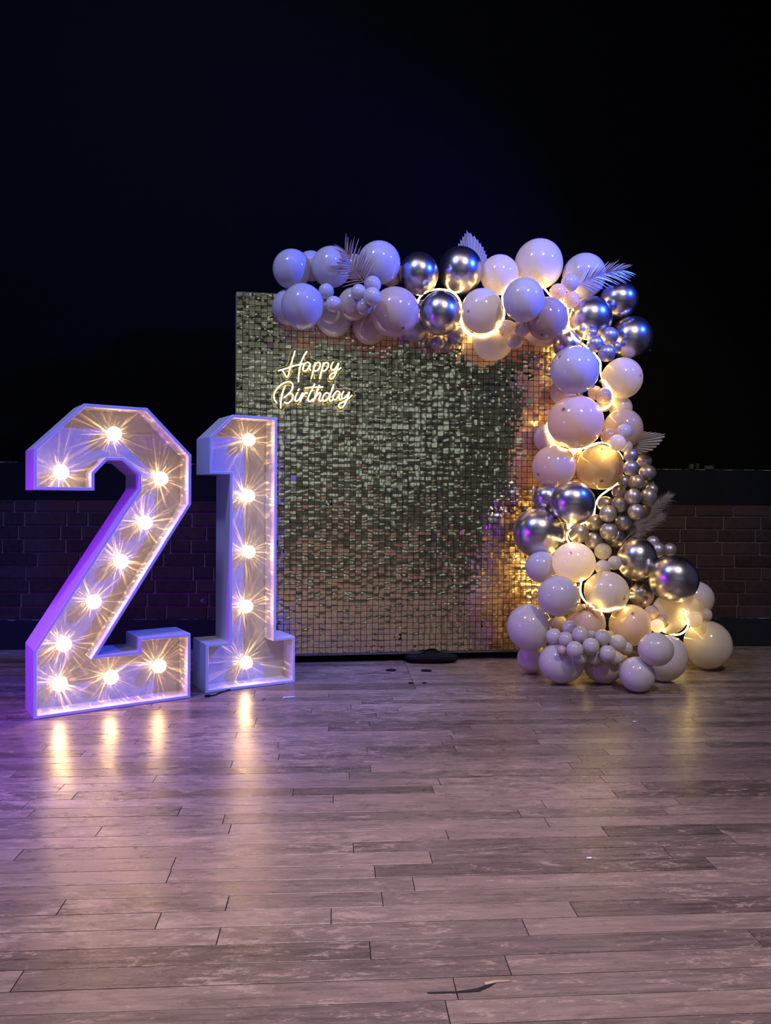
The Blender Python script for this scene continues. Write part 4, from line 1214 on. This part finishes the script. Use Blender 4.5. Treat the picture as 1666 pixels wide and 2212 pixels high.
def frond(name, lab, base, tip, z0, z1, mat, n, ll, spread, curl=0.0, droop=None):
    """a feather palm frond between two picture points at its own depth"""
    A = at_depth(base[0], base[1], z0); T = at_depth(tip[0], tip[1], z1)
    e = empty(name, A); tag(e, lab, 'dried leaf')
    ax = T - A; nrm = (CAM - (A + T) / 2).normalized()
    side = ax.cross(nrm).normalized()
    cv = side * curl * ax.length
    spine = [A + ax * (i / 12) + cv * math.sin(math.pi * i / 12) for i in range(13)]
    V, Fc = tube_geo(spine, [0.0022 * (1 - 0.8 * i / 12) for i in range(13)], 6)
    obj('stem', mesh('stem', V, Fc, mat, True), e)
    rr = random.Random(len(lab))
    leaf_cache = []
    for i in range(n):
        t = 0.12 + 0.86 * i / (n - 1)
        for s in (-1, 1):
            k = t * 12; i0 = min(int(k), 11); p = spine[i0].lerp(spine[i0 + 1], k - i0)
            tang = (spine[i0 + 1] - spine[i0]).normalized()
            ang = math.radians(spread * (1.0 - 0.55 * t) + rr.uniform(-5, 5))
            dirv = tang * math.cos(ang) + side * s * math.sin(ang) + nrm * rr.uniform(-0.05, 0.28)
            le = ll * (0.55 + 0.65 * math.sin(math.pi * (0.15 + 0.75 * t))) * rr.uniform(0.85, 1.1)
            V, Fc = [], []
            bend = (droop * le if droop is not None else Vector((0, 0, -0.12 * le)))
            blade(V, Fc, Vector((0, 0, 0)), dirv * le, 0.0030, nrm, bend)
            lo = obj('leaflet', mesh('leaflet', V, Fc, mat), e)
            lo.location = p - e.location if False else p
            lo.matrix_parent_inverse = parent_mat(e).inverted()
    return e


zf = min(zfront(785, 605, 3.8), zfront(765, 590, 3.8), zfront(745, 560, 3.8)) - 0.02
frond('dried_palm_frond', 'copper dried palm frond fanning out over the white balloons at the upper left', (792, 618), (745, 541), zf - 0.03, zf + 0.01, M_palm_brown, 17, 0.115, 62, curl=-0.03)
zf2 = min(zfront(1262, 600, 3.9), zfront(1290, 590, 3.9)) - 0.015
frond('dried_palm_frond', 'silver dried palm frond spreading right from the top right corner', (1240, 624), (1346, 584), zf2 - 0.02, zf2 + 0.03, M_palm_silver, 19, 0.10, 44, curl=-0.06)


def spear_leaf(lab, outline, base, z, mat, ribs):
    """pleated palm spear: each rib is a fold, ridge and valley alternate"""
    A = at_depth(base[0], base[1], z)
    e = empty('pleated_palm_leaf', A); tag(e, lab, 'dried leaf')
    n = len(outline) - 1
    pts = []
    for k in range(ribs * 2 + 1):
        t = k / (ribs * 2) * n; i0 = min(int(t), n - 1); fr = t - i0
        pts.append((outline[i0][0] * (1 - fr) + outline[i0 + 1][0] * fr, outline[i0][1] * (1 - fr) + outline[i0 + 1][1] * fr))
    V, Fc = [], []
    m = 6
    for j in range(m + 1):
        w = j / m
        for k, (x, y) in enumerate(pts):
            zz = z + (0.0055 if k % 2 else -0.0055) * (0.15 + w) + 0.02 * w * w
            jag = 1.0 if (k % 2 == 0 or j < m) else 0.95
            V.append(at_depth(base[0] + (x - base[0]) * w * jag, base[1] + (y - base[1]) * w * jag, zz))
    L_ = len(pts)
    for j in range(m):
        for k in range(L_ - 1):
            Fc.append((j * L_ + k, j * L_ + k + 1, (j + 1) * L_ + k + 1, (j + 1) * L_ + k))
    o = obj('leaf_blade', mesh('leaf_blade', V, Fc, mat), e)
    md = o.modifiers.new('thick', 'SOLIDIFY'); md.thickness = 0.0008
    C = at_depth(base[0], base[1], z)
    s_end = at_depth(base[0] + (base[0] - outline[n // 2][0]) * 0.35, base[1] + (base[1] - outline[n // 2][1]) * 0.35, z + 0.02)
    V, Fc = tube_geo([s_end, C], 0.0025, 6)
    obj('stalk', mesh('stalk', V, Fc, mat, True), e)
    return e


spear_leaf('pale pleated palm leaf standing up behind the tall chrome balloon at the top', [(972, 575), (987, 531), (998, 512), (1009, 496), (1030, 513), (1044, 532), (1053, 552), (1054, 572), (1045, 600)], (1022, 622), 4.02, M_leaf, 19)
spear_leaf('pale pleated palm leaf pointing right beside the sand balloon in mid column', [(1372, 905), (1389, 931), (1418, 934), (1441, 938), (1428, 958), (1410, 974), (1379, 982), (1358, 985)], (1335, 962), 3.93, M_leaf, 17)

# pampas plume: thousands of hairs nobody could count
A = at_depth(1345, 1172, 3.97)
pam = empty('pampas_grass', A); tag(pam, 'feathery grey pampas grass sticking out right behind the grey balloon chain', 'pampas grass')
rp_ = random.Random(4)
plumes = [((1345, 1172), (1441, 1075), 0.105), ((1350, 1172), (1424, 1118), 0.07), ((1346, 1170), (1420, 1090), 0.10)]
HV, HF = [], []
pst = []
for (b, t, wd) in plumes:
    P0 = at_depth(b[0], b[1], 3.97); P1 = at_depth(t[0], t[1], 4.0)
    nrm = (CAM - P0).normalized()
    sd = (P1 - P0).cross(nrm).normalized()
    pst.append((P0, P1))
    for k in range(900):
        tt = 0.18 + 0.82 * rp_.random() ** 0.8
        p = P0.lerp(P1, tt)
        ang = rp_.gauss(0, 0.42)
        d = ((P1 - P0).normalized() * math.cos(ang) + sd * math.sin(ang) + nrm * rp_.gauss(0, 0.25) + Vector((0, 0, -0.06))).normalized()
        le = rp_.uniform(0.025, 0.062)
        w = 0.0006
        side = d.cross(nrm).normalized()
        b0 = len(HV)
        mid = p + d * le * 0.55; end = p + d * le + Vector((0, 0, -0.006)) * rp_.random()
        HV += [p - side * w, p + side * w, mid + side * w, mid - side * w, end]
        HF += [(b0, b0 + 1, b0 + 2, b0 + 3), (b0 + 3, b0 + 2, b0 + 4)]
o = obj('plume', mesh('plume', HV, HF, M_pampas), pam); o['kind'] = 'stuff'
for (P0, P1) in pst:
    V, Fc = tube_geo([P0, P1], [0.003, 0.001], 6)
    obj('stem', mesh('stem', V, Fc, M_pampas, True), pam)

# straw tuft
zt = min(zfront(x_, y_, 3.5) for x_, y_ in ((1266, 1330), (1266, 1350), (1248, 1340), (1288, 1340), (1266, 1365))) - 0.012
T0 = at_depth(1265, 1318, zt + 0.01)
tuft = empty('straw_tuft', T0); tag(tuft, 'golden straw tuft drooping over the grey sand balloon at the base', 'dried grass')
rt = random.Random(9)
nrm = (CAM - T0).normalized(); rgt = Vector((0, 0, 1)).cross(nrm).normalized(); up_ = nrm.cross(rgt)
for k in range(34):
    a_ = math.radians(rt.uniform(-40, 220)); le = rt.uniform(0.06, 0.10)
    d = rgt * math.cos(a_) * 0.9 + up_ * (math.sin(a_) * 0.55 + 0.12) + nrm * rt.uniform(0.25, 0.75); d.normalize()
    pts = [T0 + d * le * t - Vector((0, 0, 0.052)) * t * t * rt.uniform(0.6, 1.25) for t in (0, .25, .5, .75, 1)]
    V, Fc = tube_geo(pts, [0.0021, 0.0021, 0.0018, 0.0014, 0.0006], 5)
    obj('straw', mesh('straw', V, Fc, M_straw, True), tuft)

# ------------------------------------------------------------------ small things on the floor and wall
# black weight bags under the backdrop


def bag(px0, px1, pyb, lab, h=0.045):
    a_ = on_floor(px0, pyb); b_ = on_floor(px1, pyb)
    c = (a_ + b_) / 2 + Vector((0, 0.05, 0)); L0 = (b_ - a_).length
    e = empty('weight_bag', (c.x, c.y, 0)); tag(e, lab, 'weight bag')
    bm = bmesh.new(); bmesh.ops.create_uvsphere(bm, u_segments=28, v_segments=14, radius=1.0)
    for v in bm.verts:
        x, y_, z = v.co
        s = lambda q, p: math.copysign(abs(q) ** p, q)
        v.co = Vector((c.x + s(x, 0.75) * L0 / 2, c.y + s(y_, 0.8) * 0.06, h / 2 + s(z, 0.6) * h / 2 * (1 + 0.18 * math.sin(x * 5 + 1) * (1 if z > 0 else 0))))
        v.co.z = max(v.co.z, 0.0)
    from_bm('bag_body', bm, M_black, e, True)
    V, Fc = tube_geo(smooth_path([Vector((c.x - L0 * 0.2, c.y, h * 0.85)), Vector((c.x - L0 * 0.1, c.y, h * 1.25)), Vector((c.x + L0 * 0.1, c.y, h * 1.25)), Vector((c.x + L0 * 0.2, c.y, h * 0.85))], 4), 0.004, 6)
    obj('handle', mesh('handle', V, Fc, M_black, True), e)
    return e


bag(744, 834, 1426, 'black weight bag under the sequin wall, left of the floor seam')
bag(876, 993, 1434, 'larger black weight bag under the sequin wall, right of the floor seam')


def disc(name, lab, cat, px, py, rx, mat, grp=None):
    c = on_floor(px, py); rw = rx * (c - CAM).length / F
    V, Fc = [], []
    for (r_, z) in ((rw, 0.0), (rw, 0.0022), (rw * 0.86, 0.0028), (rw * 0.80, 0.0012), (0.0001, 0.0012)):
        V += [Vector((c.x + r_ * math.cos(i * math.pi / 12), c.y + r_ * math.sin(i * math.pi / 12), z)) for i in range(24)]
    for j in range(4):
        Fc += [(j * 24 + i, j * 24 + (i + 1) % 24, (j + 1) * 24 + (i + 1) % 24, (j + 1) * 24 + i) for i in range(24)]
    o = obj(name, mesh(name, V, Fc, mat, False)); tag(o, lab, cat, grp)
    return o


disc('floor_plate', 'left of two round dark floor plates before the sequin wall', 'floor plate', 845, 1448, 11, M_black, 'floor plates')
disc('floor_plate', 'right of two round dark floor plates before the sequin wall', 'floor plate', 921, 1449, 11.5, M_black, 'floor plates')
disc('floor_plate', 'small dark floor plug on the seam nearer the camera', 'floor plug', 888, 1476, 5.5, M_black, 'floor plugs')
disc('floor_plate', 'small dark floor plug just right of the seam', 'floor plug', 917, 1476, 5, M_black, 'floor plugs')

# split edge of one board, dark inside, with the pale splinter beside it
for (nm, up_pts, lo_pts, z_, mat) in (
        ('board_split', [(923, 2143), (985, 2141), (1030, 2135), (1056, 2125), (1072, 2119)], [(925, 2146), (985, 2145), (1034, 2142), (1058, 2132), (1074, 2121)], 0.0004, M_under),
        ('board_splinter', [(1046, 2122), (1070, 2117), (1100, 2117)], [(1050, 2127), (1074, 2121), (1102, 2119)], 0.0010, simple('raw_wood', (0.46, 0.31, 0.20), 0.8))):
    A_ = [on_floor(*q, z_) for q in up_pts]; B_ = [on_floor(*q, z_) for q in lo_pts]
    V = A_ + B_; n_ = len(A_); V = V + [v - Vector((0, 0, 0.0008)) for v in V]
    Fc = [(i, n_ + i, n_ + i + 1, i + 1) for i in range(n_ - 1)] + [(2 * n_ + i, 2 * n_ + i + 1, 3 * n_ + i + 1, 3 * n_ + i) for i in range(n_ - 1)]
    Fc += [(i, i + 1, 2 * n_ + i + 1, 2 * n_ + i) for i in range(n_ - 1)] + [(n_ + i + 1, n_ + i, 3 * n_ + i, 3 * n_ + i + 1) for i in range(n_ - 1)]
    obj(nm, mesh(nm, V, Fc, mat), floor)

# scrap of white plastic
a_ = on_floor(613, 1509); b_ = on_floor(637, 1507)
V, Fc = tube_geo([a_ + Vector((0, -0.008, 0.004)), a_ + Vector((0, 0.002, 0.004)), (a_ + b_) / 2 + Vector((0, 0, 0.004)), b_ + Vector((0, 0, 0.004))], 0.0028, 6)
o = obj('plastic_scrap', mesh('plastic_scrap', V, Fc, M_white_bit, True)); tag(o, 'small bent scrap of white plastic on the floor right of number 1', 'scrap')
# little scraps further out
for (px, py, lab) in ((1371, 1559, 'tiny white paper fleck on the floor below the right balloons'), (1273, 1854, 'tiny pale paper fleck on the floor at lower right')):
    c = on_floor(px, py); s_ = 0.006
    V = [c + Vector((-s_, -s_ * .5, 0.0006)), c + Vector((s_, -s_ * .3, 0.0006)), c + Vector((s_ * .9, s_ * .5, 0.0016)), c + Vector((-s_ * .8, s_ * .4, 0.001))]
    V += [v + Vector((0, 0, 0.0006)) for v in V]
    o = obj('paper_fleck', mesh('paper_fleck', V, [(3, 2, 1, 0), (4, 5, 6, 7), (0, 1, 5, 4), (1, 2, 6, 5), (2, 3, 7, 6), (3, 0, 4, 7)], M_white_bit)); tag(o, lab, 'scrap')
# black plug by the number 1
c = on_floor(449, 1505)
wl = empty('cable_end', c); tag(wl, 'short black cable end on the floor by the left corner of number 1', 'cable')
bm = bmesh.new(); add_box(bm, (c.x - 0.012, c.y - 0.008, 0.0), (c.x + 0.012, c.y + 0.008, 0.008), bevel=0.002)
from_bm('plug', bm, M_black, wl)
V, Fc = tube_geo(smooth_path([c + Vector((0.01, 0, 0.004)), c + Vector((0.03, 0.02, 0.003)), c + Vector((0.04, 0.05, 0.003)), c + Vector((0.10, 0.14, 0.003))], 4), 0.0028, 6)
obj('cable', mesh('cable', V, Fc, M_black, True), wl)

# hook screwed into the bricks
wp = on_plane(438, 1297, Vector((0, WY - 0.006, 0)), Vector((0, -1, 0)))
hk = empty('wall_hook', wp); tag(hk, 'small metal hook with a wire loop on the bricks between the numbers', 'hook')
V, Fc = tube_geo([wp, wp + Vector((0, -0.004, 0))], 0.012, 14)
obj('hook_plate', mesh('hook_plate', V, Fc, M_iron, False), hk)
V, Fc = tube_geo(smooth_path([wp + Vector((0, -0.003, 0)), wp + Vector((0.004, -0.022, -0.004)), wp + Vector((0.014, -0.024, -0.014)), wp + Vector((0.02, -0.018, -0.004))], 5), 0.002, 6)
obj('hook_wire', mesh('hook_wire', V, Fc, M_iron, True), hk)

# odds and ends left on the ledge at the right
for (px, w, h, lab) in ((1494, 0.022, 0.030, 'upright grey block left on the wall ledge'), (1507, 0.010, 0.034, 'thin grey stub left on the wall ledge'), (1532, 0.050, 0.022, 'low grey block right of the others on the wall ledge')):
    p = on_plane(px, 1010, Vector((0, WY - 0.004, 0)), Vector((0, -1, 0)))
    bm = bmesh.new(); add_box(bm, (p.x - w / 2, WY - 0.013, 1.028), (p.x + w / 2, WY + 0.010, 1.028 + h), bevel=0.002)
    o = from_bm('ledge_block', bm, simple('dusty_block', (0.03, 0.028, 0.032), 0.9)); tag(o, lab, 'block')
